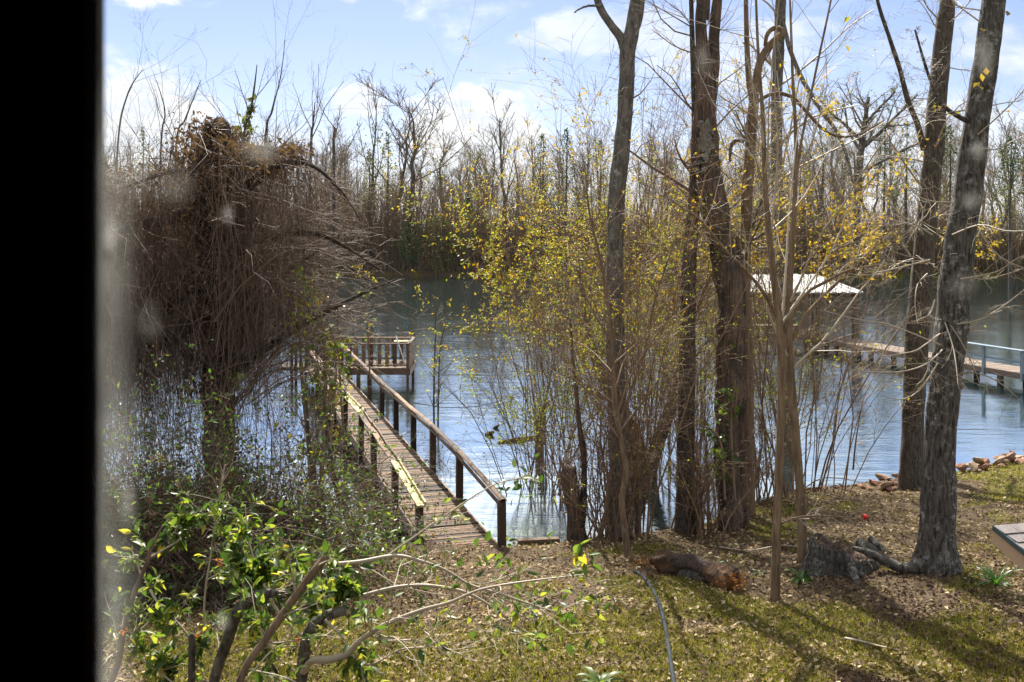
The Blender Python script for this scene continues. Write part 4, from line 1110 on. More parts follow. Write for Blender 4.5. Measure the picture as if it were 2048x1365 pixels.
thicket("tangled_shrub", "leafy tangle beside the left handrail of the boardwalk", 0, gp(575, 18.6), .50, 3.3, .45, 110, 402, [(PV, 3200, .095, .47), (Ll, 700, .10, .53), ('leaf_dead', 900, .08, .5)])
thicket("tangled_shrub", "dark tangle at the left edge against the smeared glass", 0, gp(250, 17.2), 1.3, 3.2, .6, 190, 403, [(PV, 6500, .10, .46), ('leaf_dead', 5000, .09, .45)])
thicket("tangled_shrub", "low dark bramble along the water edge behind the citrus bush", 0, gp(440, 16.2), 2.0, 2.2, .4, 200, 404, [(PV, 5500, .10, .47), ('leaf_dead', 2500, .08, .48)], 'twig_vine', .011, .4)
thicket("tangled_shrub", "brown bramble with red leaves in the water under the vines", 0, gp(470, 21.0), 2.3, 3.4, .6, 240, 405, [('leaf_dead', 4200, .10, .45), ('leaf_orange', 60, .08, .55), (PV, 300, .08, .55)])
thicket("tangled_shrub", "small reddish bramble growing against the right posts of the boardwalk", 0, np.array([at(800, 0, 30)[0] + .9, 30.5, 0]), .7, 1.8, .8, 60, 406, [('leaf_dead', 500, .09, .45)], 'twig_vine', .009)
thicket("tangled_shrub", "sparse brown reeds and brush near the foot of the handrail", 0, np.array([at(1075, 0, 20.9)[0], 20.9, .2]), .5, 1.6, .3, 30, 407, [('leaf_dead', 120, .05, .5)], 'twig_brown', .007)

def climber(name, label, pts_list, Y, seed, cnt, mat_, sz, jit):
    rg = np.random.default_rng(seed)
    b_ = at(*pts_list[0][0][:2], Y); root = thing(name, label, "climber", b_)
    bs = [batch(*stem(p, Y)) for p in pts_list]; B = cat(*bs)
    g = Geo(); tubes(g, B[0], B[1], 6); l1 = grow(B[0], B[1], 12, .2, 1, 55, .2, .5, 4, .25, -.05, rg, .004); tubes(g, l1[0], l1[1], 3)
    g.build("stems", M['twig_brown'], root, True, kind="stuff")
    Pp, dr = on_branches(np.concatenate([l1[0]]), cnt, rg, .1, 1, jit)
    gl = Geo(); leaf_geo(gl, Pp, sz * rg.uniform(.5, 1.3, cnt), rg, dirs=dr * .3, aspect=.75); gl.build("leaves", M[mat_], root, kind="stuff")
    return root
climber("leafy_climber", "sunlit yellow green climber on bare poles left of the boardwalk", [[(628, 1060, 12), (618, 900, 10), (606, 780, 8), (600, 680, 6), (598, 560, 3)], [(640, 1000, 10), (650, 820, 8), (648, 700, 6), (640, 600, 3)], [(655, 950, 8), (668, 800, 7), (672, 700, 5), (655, 640, 3)]], 22.5, 411, 620, 'leaf_ivy', .15, .12)
climber("leafy_climber", "green climber wound round the lower stem of the dead tree", [[(1470, 1000, 6), (1462, 860, 5), (1470, 760, 4)], [(1450, 1000, 5), (1440, 880, 4), (1400, 850, 3)]], B_(1460, 1058)[1] - .5, 412, 170, 'leaf_privet', .12, .06)
climber("leafy_climber", "sparse leafed thin poles at the far side of the boardwalk bend", [[(690, 900, 6), (680, 760, 5), (676, 640, 4), (672, 560, 2)], [(740, 760, 4), (735, 640, 3), (730, 560, 2)]], 27, 413, 60, 'leaf_ivy', .12, .06)
slim("water_sapling", "slanting dark stem growing out of the water left of the boardwalk posts", [(722, 1120, 13), (700, 1050, 13), (676, 985, 12), (664, 930, 10), (652, 850, 7), (646, 780, 4)], 19.6, 425, 'twig_brown', bark='bark_dark')
slim("water_sapling", "upright dark stem in the water left of the boardwalk, beside the slanting one", [(640, 1110, 13), (638, 1040, 12), (628, 960, 10), (618, 880, 7), (612, 800, 4)], 19.3, 426, 'twig_brown', bark='bark_dark')
# thin twin stemmed sapling in the water, stakes, snag and floating wood
slim("water_sapling", "thin twin bare sapling standing in the water right of the boardwalk", [(868, 850, 7), (868, 780, 7), (870, 700, 5), (872, 620, 3)], 37, 421, 'twig_grey', lv=((16, .1, 1, 50, .3, .6, 5, .1, .05, None), (4, .2, 1, 45, .5, .6, 4, .15, .03, None)), bark='bark_dark')
slim("water_sapling", "second thin bare sapling in the water close beside the first", [(876, 852, 7), (877, 780, 6), (880, 700, 4), (890, 650, 2)], 37.4, 422, 'twig_grey', lv=((14, .1, 1, 50, .3, .6, 5, .1, .05, None), (4, .2, 1, 45, .5, .6, 4, .15, .03, None)), bark='bark_dark')
slim("water_sapling", "purple brown twiggy bush in the water just beyond the platform rail", [(707, 700, 5), (706, 650, 4), (704, 610, 2)], 50.5, 423, 'twig_grey', lv=((20, .1, 1, 60, .5, .7, 5, .15, .05, None), (6, .2, 1, 45, .5, .7, 4, .2, .03, None)))
slim("water_sapling", "thin brown stake like sapling in the water right of the dead tree", [(1706, 940, 4), (1712, 880, 3), (1722, 820, 2)], 26.5, 424, 'twig_brown', lv=((7, .2, 1, 45, .3, .6, 4, .1, .05, None),))
wl_ = lambda px, py: at(px, py, CAMZ * FPX / (py - HOR))          # a point on the water surface
p, q = wl_(998, 886), wl_(1075, 876)
g = Geo(); trunk_geo(g, np.stack([p, (p + q) / 2 + up_ * .05, q + up_ * .03]), [.05, .07, .06], 8, .2)
tag(g.build("floating_branch", M['bark_tan'], None, True), "bare pale branch floating on the bright water", "branch")
p = wl_(1078, 905)
sn = thing("leafy_snag", "mossy broken snag draped with leaves rising out of the water", "snag", p)
g = Geo(); trunk_geo(g, np.stack([p + np.array([0, 0, -.8]), p + [.02, 0, .5], p + [.05, 0, 1.1], p + [.15, .05, 1.5], p + [.28, .05, 1.45]]), [.16, .13, .11, .09, .04], 10, .1, .2)
g.build("trunk", M['bark_dark'], sn, True)
rg = np.random.default_rng(55); n = 260
gl = Geo(); leaf_geo(gl, p + np.stack([rg.normal(.02, .16, n), rg.normal(0, .15, n), rg.uniform(.5, 1.6, n)], 1), .09, rg, droop=.8); gl.build("leaves", M['far_olive'], sn, kind="stuff")
for px, py, s, lb in ((980, 871, .16, "small dark chunk of driftwood lying in the bright water"), (993, 857, .11, "smaller driftwood knot just behind the larger chunk")):
    p = wl_(px, py); g = Geo(); trunk_geo(g, np.stack([p + [-s, 0, -.02], p + [0, .03, .05], p + [s * .9, 0, .12]]), [s * .4, s * .55, s * .25], 8, .06, .25)
    tag(g.build("driftwood", M['bark_dark'], None, True), lb, "driftwood")
p, q = at(828, 806, 28), at(1042, 783, 40)
tt = np.linspace(0, 1, 12)[:, None]
g = Geo(); tubes(g, (p + (q - p) * tt - up_ * (.35 * 4 * tt * (1 - tt)))[None], np.full((1, 12), .013), 6)
tag(g.build("mooring_cable", M['hose'], None, True), "thin dark cable stretched from the handrail over the water", "cable")

# ------------------------------------------------------------------ citrus bush close to the house
rg = np.random.default_rng(501)
ct = thing("citrus_bush", "pruned citrus bush with glossy green leaves in the near left corner", "bush", gp(600, 6.8) * [1, 1, 0] + [0, 0, float(ground_z(gp(600, 6.8)[0], 6.8))])
CY = 6.6
main = [([(560, 1620, 36), (590, 1440, 34), (604, 1350, 33), (612, 1285, 32), (628, 1250, 30), (655, 1232, 28), (690, 1222, 24)], 0, 0, 'bark_grey'),
        ([(400, 1560, 36), (425, 1380, 28), (455, 1280, 27), (475, 1225, 27), (500, 1196, 26), (530, 1188, 24), (553, 1186, 20)], .3, .1, 'bark_grey'),
        ([(430, 1520, 24), (485, 1350, 22), (530, 1280, 22), (572, 1220, 22), (615, 1160, 21), (655, 1110, 19)], -.5, -.3, 'bark_tan'),
        ([(606, 1345, 18), (625, 1322, 20), (660, 1320, 20), (695, 1308, 19), (722, 1280, 14), (770, 1250, 12), (840, 1222, 10), (900, 1205, 9), (960, 1180, 7), (1040, 1165, 5), (1165, 1150, 3)], -.1, -.6, 'twig_pale'),
        ([(640, 1240, 14), (690, 1205, 12), (740, 1188, 10), (800, 1174, 9), (860, 1172, 8), (930, 1185, 8), (985, 1215, 7), (1030, 1250, 5), (1060, 1268, 4), (1105, 1282, 3)], .2, .5, 'twig_pale'),
        ([(545, 1195, 9), (600, 1150, 10), (650, 1132, 10), (720, 1124, 10), (790, 1112, 8), (840, 1122, 8), (890, 1140, 7), (940, 1170, 7), (1000, 1188, 6), (1080, 1215, 4), (1150, 1235, 2)], .3, .2, 'twig_pale'),
        ([(770, 1115, 5), (820, 1080, 5), (870, 1045, 4.5), (915, 1015, 4), (960, 985, 3.5), (1000, 965, 3), (1040, 958, 2)], .3, .6, 'twig_pale'),
        ([(200, 1420, 20), (235, 1330, 16), (248, 1260, 14), (268, 1190, 13), (292, 1130, 12), (305, 1090, 9), (326, 1052, 5)], .2, .4, 'bark_tan'),
        ([(300, 1115, 6), (330, 1098, 4.5), (362, 1076, 4), (350, 1060, 3), (400, 1020, 2.5)], .35, .5, 'twig_pale'),
        ([(380, 1420, 20), (384, 1340, 18), (385, 1280, 17), (384, 1268, 14)], -.2, -.2, 'bark_dark'),
        ([(300, 1180, 7), (315, 1205, 6), (345, 1235, 5), (372, 1265, 4), (400, 1300, 3)], .2, 0, 'twig_pale'),
        ([(412, 1300, 8), (408, 1230, 6), (412, 1170, 5), (420, 1120, 4), (428, 1060, 3), (440, 990, 2.5), (450, 930, 2)], .4, .6, 'twig_pale'),
        ([(615, 1270, 10), (640, 1200, 8), (655, 1185, 7), (662, 1188, 5)], .3, .3, 'bark_tan'),
        ([(480, 1210, 12), (500, 1160, 10), (490, 1120, 8), (480, 1090, 5)], .3, .3, 'bark_grey'),
        ([(525, 1190, 10), (518, 1150, 9), (515, 1125, 8)], .3, .3, 'bark_grey'),
        ([(615, 1280, 12), (560, 1230, 9), (520, 1150, 6), (498, 1080, 4), (490, 1010, 3)], .6, 1.0, 'twig_pale'),
        ([(700, 1222, 9), (710, 1200, 7), (690, 1165, 6), (668, 1195, 4)], .1, .1, 'bark_tan'),
        ([(250, 1300, 7), (300, 1330, 5), (350, 1370, 4)], 0, -.2, 'twig_pale'),
        ([(700, 1310, 8), (740, 1330, 6), (800, 1300, 5), (860, 1290, 4), (930, 1240, 3)], -.2, -.6, 'twig_pale'),
        ([(650, 1240, 8), (690, 1280, 5), (720, 1330, 4), (735, 1400, 3)], -.1, -.3, 'twig_pale'),
        ([(560, 1360, 8), (530, 1300, 6), (515, 1250, 5)], .2, .3, 'bark_dark')]
cb = []
for pts, d0, d1, mt in main:
    P, r = stem(pts, CY, dY=np.linspace(d0, d1, len(pts))); r = r * .78
    g = Geo(); trunk_geo(g, P, r, 12 if r.max() > .03 else 7, .03, .12, .05, 0, len(cb)); g.build("branch", M[mt], ct, True)
    cb.append(batch(P, r))
CB = cat(*[b_ for k, b_ in enumerate(cb) if k != 9])
l1 = grow(CB[0], np.minimum(CB[1], .012), 11, .25, 1, 55, .36, .55, 6, .16, .03, rg, .0022, absL=None)
l2 = grow(l1[0], l1[1], 4, .2, 1, 45, .5, .7, 4, .2, .02, rg, .0016)
g = Geo(); tubes(g, l1[0], l1[1], 4); tubes(g, l2[0], l2[1], 3)
g.build("twigs", M['twig_pale'], ct, True, kind="stuff")
# leaf shape: a pointed, folded blade
def leaf_mesh(nm, mat_, wr=.46, curl=.18):
    u = np.linspace(0, 1, 6); wdt = wr * .5 * np.sin(np.pi * u ** .8) * (1 - .15 * u); z = -curl * u ** 2
    V = []; Q = []
    for k in range(6):
        V += [(-wdt[k], u[k], z[k] + wdt[k] * .45), (0, u[k], z[k]), (wdt[k], u[k], z[k] + wdt[k] * .45)]
    for k in range(5):
        Q += [[k * 3, k * 3 + 1, k * 3 + 4, k * 3 + 3], [k * 3 + 1, k * 3 + 2, k * 3 + 5, k * 3 + 4]]
    g = Geo(); g.add(V, Q); return g.mesh(nm, mat_, True), np.array(V), np.array(Q)
LMs = [leaf_mesh("leaf", M['leaf_citrus'], a_, c_) for a_, c_ in ((.46, .12), (.52, .25), (.40, .05))]
Pp, dr = on_branches(np.concatenate([l1[0][:, :4], l2[0]]), 16000, rg, .15, 1, .006)
pxp = Pp[:, 0] / Pp[:, 1] * FPX + 1024; pyp = HOR - (Pp[:, 2] - CAMZ) / Pp[:, 1] * FPX
cl = fbm(Pp[:, 0] * 2.6 + 3, Pp[:, 2] * 2.6, 3)
inb = (pyp > 1000) & ((pxp < 740) | (cl > .56) | (rg.random(len(cl)) < .12)) & (cl > .26) & (rg.random(len(cl)) < .5) & ~((pxp > 780) & (pyp > 1310))
Pp = Pp[inb]; dr = dr[inb]; pxp = pxp[inb]; pyp = pyp[inb]
# the dark cluster at the end of the drooping branch and the sprig by the handrail
ex = []
for cx, cy, sx, sy, k, yy_ in ((1092, 1248, 26, 22, 34, CY + .5), (1140, 1235, 22, 10, 10, CY + .2), (1045, 965, 26, 20, 20, CY + .6), (800, 1085, 22, 12, 8, CY + .4), (500, 1130, 40, 18, 26, CY + .2), (600, 1125, 50, 14, 22, CY + .1), (1180, 1290, 10, 8, 4, CY + .2), (900, 1030, 34, 16, 9, CY + .5), (960, 1120, 34, 26, 9, CY + .4), (985, 1165, 40, 14, 9, CY + .1), (1080, 1150, 40, 14, 9, CY - .3), (900, 1150, 40, 24, 10, CY + .3), (1120, 1190, 40, 20, 8, CY + .2), (850, 1240, 50, 22, 10, CY - .2), (760, 1180, 40, 24, 10, CY + .2)):
    ex.append(np.stack([at(rg.normal(cx, sx), rg.normal(cy, sy), yy_ + rg.normal(0, .06)) for _ in range(k)]))
ex = np.concatenate(ex)
Pp = np.concatenate([ex, Pp]); dr = np.concatenate([rg.normal(size=ex.shape), dr])
Lmax = 3400
Pp = Pp[:Lmax]; dr = dr[:Lmax]
inframe = (Pp[:, 0] / Pp[:, 1] * FPX + 1024 > 200) & (HOR - (Pp[:, 2] - CAMZ) / Pp[:, 1] * FPX < 1365)
order = np.argsort(~inframe, kind='stable'); order = np.concatenate([order[order < len(ex)], order[order >= len(ex)]]); Pp = Pp[order]; dr = dr[order]
mass = Geo()
for i in range(len(Pp)):
    d = nrm(dr[i] * .7 + rg.normal(size=3) * .6 + np.array([0, 0, -.15]))
    nn = rg.normal(size=3) * .6 + np.array([0, 0, 1.0]); nn -= nn.dot(d) * d; nn = nrm(nn); s = np.cross(d, nn)
    L = rg.uniform(.055, .11) if i < len(ex) else rg.uniform(.04, .10)
    me, V, Q = LMs[int(rg.integers(3))]
    if i < 298:
        o = bpy.data.objects.new("leaf", me); C.objects.link(o); o.parent = ct
        mt = Matrix([[s[0] * L, d[0] * L, nn[0] * L, 0], [s[1] * L, d[1] * L, nn[1] * L, 0], [s[2] * L, d[2] * L, nn[2] * L, 0], [0, 0, 0, 1]])
        mt.translation = Vector(Pp[i] - np.array(ct.location))
        o.matrix_basis = mt
    else:
        mass.add(V * L @ np.stack([s, d, nn]) + Pp[i], Q)
mass.build("leaves", M['leaf_citrus_mass'], ct, True, kind="stuff")
for px, py in ((390, 1268), (436, 1122), (245, 1262), (590, 1280)):
    gl = Geo(); c = at(px, py, CY - .1); leaf_geo(gl, c + rg.normal(size=(5, 3)) * .008, .04, rg, droop=.8); gl.build("withered_leaf", M['leaf_orange'], ct)

# ------------------------------------------------------------------ things lying and growing on the lawn
rg = np.random.default_rng(601)
# rotten log, orange wood chips
a, b = hit(1318, 1135), hit(1478, 1185)
lg = thing("rotten_log", "crumbling orange and black rotten log lying on the leaf litter", "log", (a + b) / 2)
ax = nrm(b - a); pts = np.stack([a + (b - a) * f + up_ * .13 for f in (.0, .2, .5, .75, .92)])
g = Geo(); trunk_geo(g, pts, np.array([.17, .21, .215, .19, .16]), 26, .025, .26, .24, 0, 3); g.build("log_body", M['rot'], lg, True)
n = 260; t_ = rg.uniform(.84, 1.0, n); q = rg.normal(size=(n, 3)) * [.09, .09, .075]
g = Geo(); leaf_geo(g, a + (b - a) * t_[:, None] + up_ * .10 + q, rg.uniform(.03, .09, n), rg, aspect=.6); g.build("crumbled_end", M['chips'], lg, kind="stuff")
n = 200; t_ = rg.uniform(.0, .75, n); th = rg.uniform(.2, 1.5, n); sd_ = np.cross(ax, up_)
g = Geo(); leaf_geo(g, a + (b - a) * t_[:, None] + up_ * .10 + (np.cos(th)[:, None] * sd_ * -1 + np.sin(th)[:, None] * up_) * .17, rg.uniform(.02, .06, n), rg, aspect=.35, dirs=np.tile(ax, (n, 1))); g.build("crumbs", M['chips'], lg, kind="stuff")
for k in range(7):
    th = 2.6 + k * .16; off = (np.cos(th) * -sd_ + np.sin(th) * up_) * .17
    p = a + (b - a) * rg.uniform(.1, .35) + up_ * .1 + off; q = p + (b - a) * rg.uniform(.3, .5)
    beam(p, q, .03, .02).build("bark_strip", M['bark_grey'], lg)
c = hit(1288, 1132); n = 260
g = Geo(); leaf_geo(g, c + np.stack([rg.normal(0, .14, n), rg.normal(0, .14, n), np.abs(rg.normal(.0, .08, n))], 1), rg.uniform(.02, .06, n), rg, up=1.5)
tag(g.build("wood_chip_pile", M['chips'], None, kind="stuff"), "small heap of orange rotten wood chips beside the log", "wood chips")
# old stump with its ridge of root
c = hit(1682, 1142)
sp = thing("old_stump", "grey weathered tree stump with a mossy hollow top beside the thick trunk", "stump", c)
ns = 56; th = np.arange(ns) / ns * 2 * np.pi
rad = .42 * (1 + .16 * np.cos(th * 2 + .4) + .06 * np.cos(th * 7 + 1) + .04 * np.cos(th * 13)) * np.array([1])
hts = .34 + .13 * np.cos(th - 2.8) + .03 * rg.normal(size=ns)
prof = [(1.36, -.15, 0), (1.14, .06, 0), (1.02, .2, 0), (.98, .6, 1), (.95, 1.0, 1), (.84, 1.0, 1), (.74, .90, 1), (.45, .78, 1), (.1, .74, 1)]
V = []
for k, (rk, hk, typ) in enumerate(prof):
    z = hts * hk if typ else np.full(ns, hk)
    rr = rad * rk * (1 + (.05 * rg.normal(size=ns) + .07 * np.sign(np.cos(th * 14 + 2 * np.sin(th * 3)))) * (k < 5))
    V.append(np.stack([c[0] + 1.05 * rr * np.cos(th), c[1] + .8 * rr * np.sin(th), c[2] + z], 1))
V = np.concatenate(V); kk = np.arange(ns); Q = []
for k in range(len(prof) - 1):
    Q.append(np.stack([k * ns + kk, k * ns + (kk + 1) % ns, (k + 1) * ns + (kk + 1) % ns, (k + 1) * ns + kk], -1))
g = Geo(); g.add(V[:6 * ns], np.concatenate(Q[:5])); g.build("stump_bark", M['bark_big'], sp, True)
g = Geo(); g.add(V[5 * ns:], np.concatenate(Q[5:]) - 5 * ns); g.build("hollow_top", M['bark_dead'], sp, True)
for p0_, p1_, r_ in (((1720, 1108), (1800, 1130), .075), ((1640, 1125), (1590, 1105), .06), ((1700, 1150), (1722, 1176), .06), ((1640, 1148), (1626, 1160), .06), ((1740, 1098), (1790, 1110), .045)):
    a, b = hit(*p0_), hit(*p1_)
    g = Geo(); trunk_geo(g, np.stack([a + up_ * .16, a + (b - a) * .45 + up_ * .05, b - up_ * .04]), [r_ * 1.3, r_, r_ * .5], 14, .04, .35, .22); g.build("root", M['bark_big'], sp, True)
# hose
hp = [(1268, 1146), (1285, 1158), (1300, 1176), (1313, 1200), (1323, 1228), (1331, 1262), (1337, 1300), (1343, 1340), (1348, 1375), (1352, 1420)]
P = np.stack([hit(*p) + up_ * .035 for p in hp]); P = resample(P, 60)
g = Geo(); trunk_geo(g, P, np.full(60, .028), 12, .05, 0, 0); tag(g.build("black_pipe", M['hose'], None, True), "dark grey flexible pipe curving down the lawn from the log", "pipe")
# red ball
c = hit(1731, 1040)
import bmesh
bm = bmesh.new(); bmesh.ops.create_icosphere(bm, subdivisions=3, radius=.052); me = bpy.data.meshes.new("red_ball"); bm.to_mesh(me); bm.free(); me.materials.append(M['red'])
for p_ in me.polygons: p_.use_smooth = True
o = link(bpy.data.objects.new("red_ball", me)); o.location = tuple(c + up_ * .055); tag(o, "small bright red ball lying on the leafy lawn", "ball")
# timbers at the edge of the bank
a, b = at(1036, 1086, 20.1), at(1118, 1082, 20.25)
beam(a, b, .16, .13).build("bank_timber", M['rail'], None, label="short weathered timber laid along the bank beside the boardwalk", category="timber")
a, b = at(655, 1092, 19.4), at(745, 1122, 18.6)
g = Geo(); trunk_geo(g, np.stack([a, (a + b) / 2, b]), [.11, .12, .10], 12, .08, .12); tag(g.build("bank_log", M['bark_grey'], None, True), "grey log at the water edge left of the boardwalk foot", "log")
for pts, lb in (([(1690, 1282), (1720, 1288), (1760, 1298), (1800, 1306)], "long pale fallen stick on the right side of the lawn"), ([(1462, 1262), (1478, 1250), (1492, 1248)], "short curved pale stick on the lawn right of the pipe"),
                ([(1440, 1098), (1500, 1105), (1560, 1095), (1610, 1100)], "grey dead branch lying behind the tan saplings")):
    P = np.stack([hit(*p) + up_ * .03 for p in pts]); g = Geo(); trunk_geo(g, P, np.linspace(.018, .008, len(P)), 6, .05, .1)
    tag(g.build("fallen_stick", M['twig_pale'], None, True), lb, "stick")
# arching dead twig by the water
P = np.stack([at(x, y, 23.3) for x, y in ((1598, 985), (1630, 962), (1655, 955), (1690, 958), (1730, 968))]); g = Geo(); tubes(g, P[None], np.array([[.016, .014, .011, .009, .006]]), 6)
tag(g.build("fallen_stick", M['twig_grey'], None, True), "dark twig arching up from the bank by the rocks", "stick")

def rosette(name, label, px, py, n, L, wdt, seed, mat_='strap', erect=.8, cat_="plant"):
    rgl = np.random.default_rng(seed); c = hit(px, py); root = thing(name, label, cat_, c)
    for k in range(n):
        a = rgl.uniform(0, 2 * math.pi); e = rgl.uniform(erect * .6, erect * 1.25); l = L * rgl.uniform(.6, 1.15)
        d = np.array([math.cos(a) * math.cos(e), math.sin(a) * math.cos(e), math.sin(e)]); s = nrm(np.cross(d, up_)); p = c + d * .02; V = []; m_ = 6
        for j in range(m_):
            f = j / (m_ - 1); wj = wdt * .5 * (1 - f ** 3) * (.6 + .8 * f if f < .5 else 1)
            V += [p - s * wj, p + up_ * -.006, p + s * wj]
            d = nrm(d + np.array([0, 0, -.22 - .12 * rgl.random()])); p = p + d * l / (m_ - 1)
        Q = []
        for j in range(m_ - 1): Q += [[j * 3, j * 3 + 1, j * 3 + 4, j * 3 + 3], [j * 3 + 1, j * 3 + 2, j * 3 + 5, j * 3 + 4]]
        g = Geo(); g.add(V, Q); g.build("leaf", M[mat_], root, True)
    return root
rosette("strap_leaf_plant", "clump of narrow bright green strap leaves at the right edge of the lawn", 1992, 1172, 40, .50, .032, 701, erect=1.0)
rosette("strap_leaf_plant", "broad arching strap leaves at the foot of the farther tan sapling", 1600, 1162, 13, .42, .06, 702, erect=.9)
rosette("broad_leaf_plant", "pale young broad leaved plant poking up at the bottom of the lawn", 1200, 1372, 14, .36, .085, 703, 'leaf_citrus_mass', .9)
rosette("broad_leaf_plant", "small green clump just left of the nearer tan sapling", 1520, 1148, 16, .20, .03, 704, 'leaf_privet', .7)
rosette("broad_leaf_plant", "small green clump beside the broken log end", 1455, 1130, 14, .18, .03, 705, 'leaf_privet', .7)
rosette("broad_leaf_plant", "tiny green tuft in the litter left of the log", 1306, 1124, 9, .14, .03, 706, 'strap', .8)
rosette("broad_leaf_plant", "tiny green tuft on the bank behind the log", 1386, 1105, 9, .15, .03, 707, 'strap', .8)

# rocks along the water on the right
def rock_mesh(seed):
    rgl = np.random.default_rng(seed); bm = bmesh.new(); bmesh.ops.create_icosphere(bm, subdivisions=2, radius=1)
    pl = [(nrm(rgl.normal(size=3)), rgl.uniform(.30, .62)) for _ in range(11)]
    for v in bm.verts:
        p = np.array(v.co)
        for nn, dd in pl:
            e = p.dot(nn) - dd
            if e > 0: p = p - nn * e
        v.co = Vector(p * [1, .75, .6])
    me = bpy.data.meshes.new("rock"); bm.to_mesh(me); bm.free(); me.materials.append(M['rock'] if seed % 3 else M['rock_tan']); return me
rms = [rock_mesh(k) for k in range(6)]
rg = np.random.default_rng(801)
for px, py, s, lb in ((1748, 962, .30, None), (1772, 954, .36, None), (1790, 960, .28, None), (1765, 972, .30, None), (1786, 974, .24, None), (1738, 972, .2, None), (1756, 950, .24, None), (1796, 948, .24, None), (1725, 968, .2, None), (1783, 945, .22, None), (1800, 968, .2, None), (1775, 964, .26, None)):
    c = hit(px, py + 8); o = link(bpy.data.objects.new("rock", rms[int(rg.integers(6))])); o.location = tuple(c + up_ * s * .18); o.scale = (s, s, s * .9); o.rotation_euler = tuple(rg.uniform(-.5, .5, 2)) + (rg.uniform(0, 6),)
    tag(o, "angular red brown rock heaped on the bank left of the dark trunk", "rock", "rocks heaped by the dark trunk")
for k in range(46):
    px = rg.uniform(1925, 2160); X_ = None
    base = hit(px, np.interp(px, [1925, 1960, 2000, 2048, 2160], [952, 943, 932, 924, 905])); s = rg.uniform(.12, .34)
    o = link(bpy.data.objects.new("rock", rms[int(rg.integers(6))])); o.location = tuple(base + np.array([0, rg.normal() * .25, s * .2 + max(0, rg.normal() * .12)])); o.scale = (s, s, s * .85); o.rotation_euler = tuple(rg.uniform(-.5, .5, 2)) + (rg.uniform(0, 6),)
    tag(o, "angular red brown rock in the riprap at the right end of the shore", "rock", "riprap rocks at the right end of the shore")
for k in range(34):
    px = rg.uniform(1470, 1730); base = hit(px, np.interp(px, [1470, 1520, 1620, 1730], [1016, 1000, 979, 966]) + rg.uniform(-1, 5)); s = rg.uniform(.06, .16)
    o = link(bpy.data.objects.new("rock", rms[int(rg.integers(6))])); o.location = tuple(base + up_ * s * .15); o.scale = (s, s, s * .8); o.rotation_euler = tuple(rg.uniform(-.5, .5, 2)) + (rg.uniform(0, 6),)
    tag(o, "small red brown rock strewn on the bank behind the tan saplings", "rock", "small rocks strewn on the bank")

# corner of a low shed roof at the right edge
e0 = at(1990, 1052, 9.6)
sh = thing("garden_shed", "low shed corner with grey shingles and a tan fascia at the right edge", "shed", (e0[0] + 1.0, 10.2, float(ground_z(e0[0] + 1, 10.2))))
rA = nrm(np.array([.975, .22, 0])); rD = nrm(np.array([.20, -.95, -.25]))     # along the ridge, and down the slope
rN = nrm(np.cross(rD, rA)); rN = rN if rN[2] > 0 else -rN
def rp(a, b, z=0): return e0 + rA * a + rD * b + rN * z
def slab(a0, a1, b0, b1, zt0, zt1, zb0, zb1):
    g = Geo(); g.add([rp(a0, b0, zt0), rp(a1, b0, zt0), rp(a1, b1, zt1), rp(a0, b1, zt1), rp(a0, b0, zb0), rp(a1, b0, zb0), rp(a1, b1, zb1), rp(a0, b1, zb1)],
                     [[0, 3, 2, 1], [4, 5, 6, 7], [0, 1, 5, 4], [1, 2, 6, 5], [2, 3, 7, 6], [3, 0, 4, 7]]); return g
for r_ in range(9):
    for k in range(6):
        a0 = max(k * .30 + (.15 if r_ % 2 else 0) - .15, -.02); a1 = min(k * .30 + (.15 if r_ % 2 else 0) + .145, 1.55)
        if a1 - a0 < .03: continue
        j_ = .0015 * R.random()
        slab(a0, a1, r_ * .15, r_ * .15 + .165, .006, .018 + j_, .001, .012 + j_).build("shingle", M['shingle'], sh)
slab(0, 1.55, 0, 1.5, -.004, -.004, -.03, -.03).build("roof_deck", M['fascia'], sh)
beam(rp(-.016, 0, -.018), rp(-.016, 1.5, -.018), .022, .05).build("drip_edge", M['drip'], sh)
beam(rp(.004, .01, -.115), rp(.004, 1.5, -.115), .024, .14).build("fascia", M['fascia'], sh)
beam(rp(.02, -.016, -.09), rp(1.55, -.016, -.09), .024, .14).build("fascia", M['fascia'], sh)
wc = rp(.85, .75); gz_ = float(ground_z(wc[0], wc[1])); dh = nrm(rD * [1, 1, 0])
box_geo(Geo(), (wc[0], wc[1], (gz_ - .3 + wc[2] - .32) / 2), 1.3, 1.1, wc[2] - .32 - gz_ + .3, [rA, np.cross([0, 0, 1.], rA), up_]).build("wall", M['fascia'], sh)

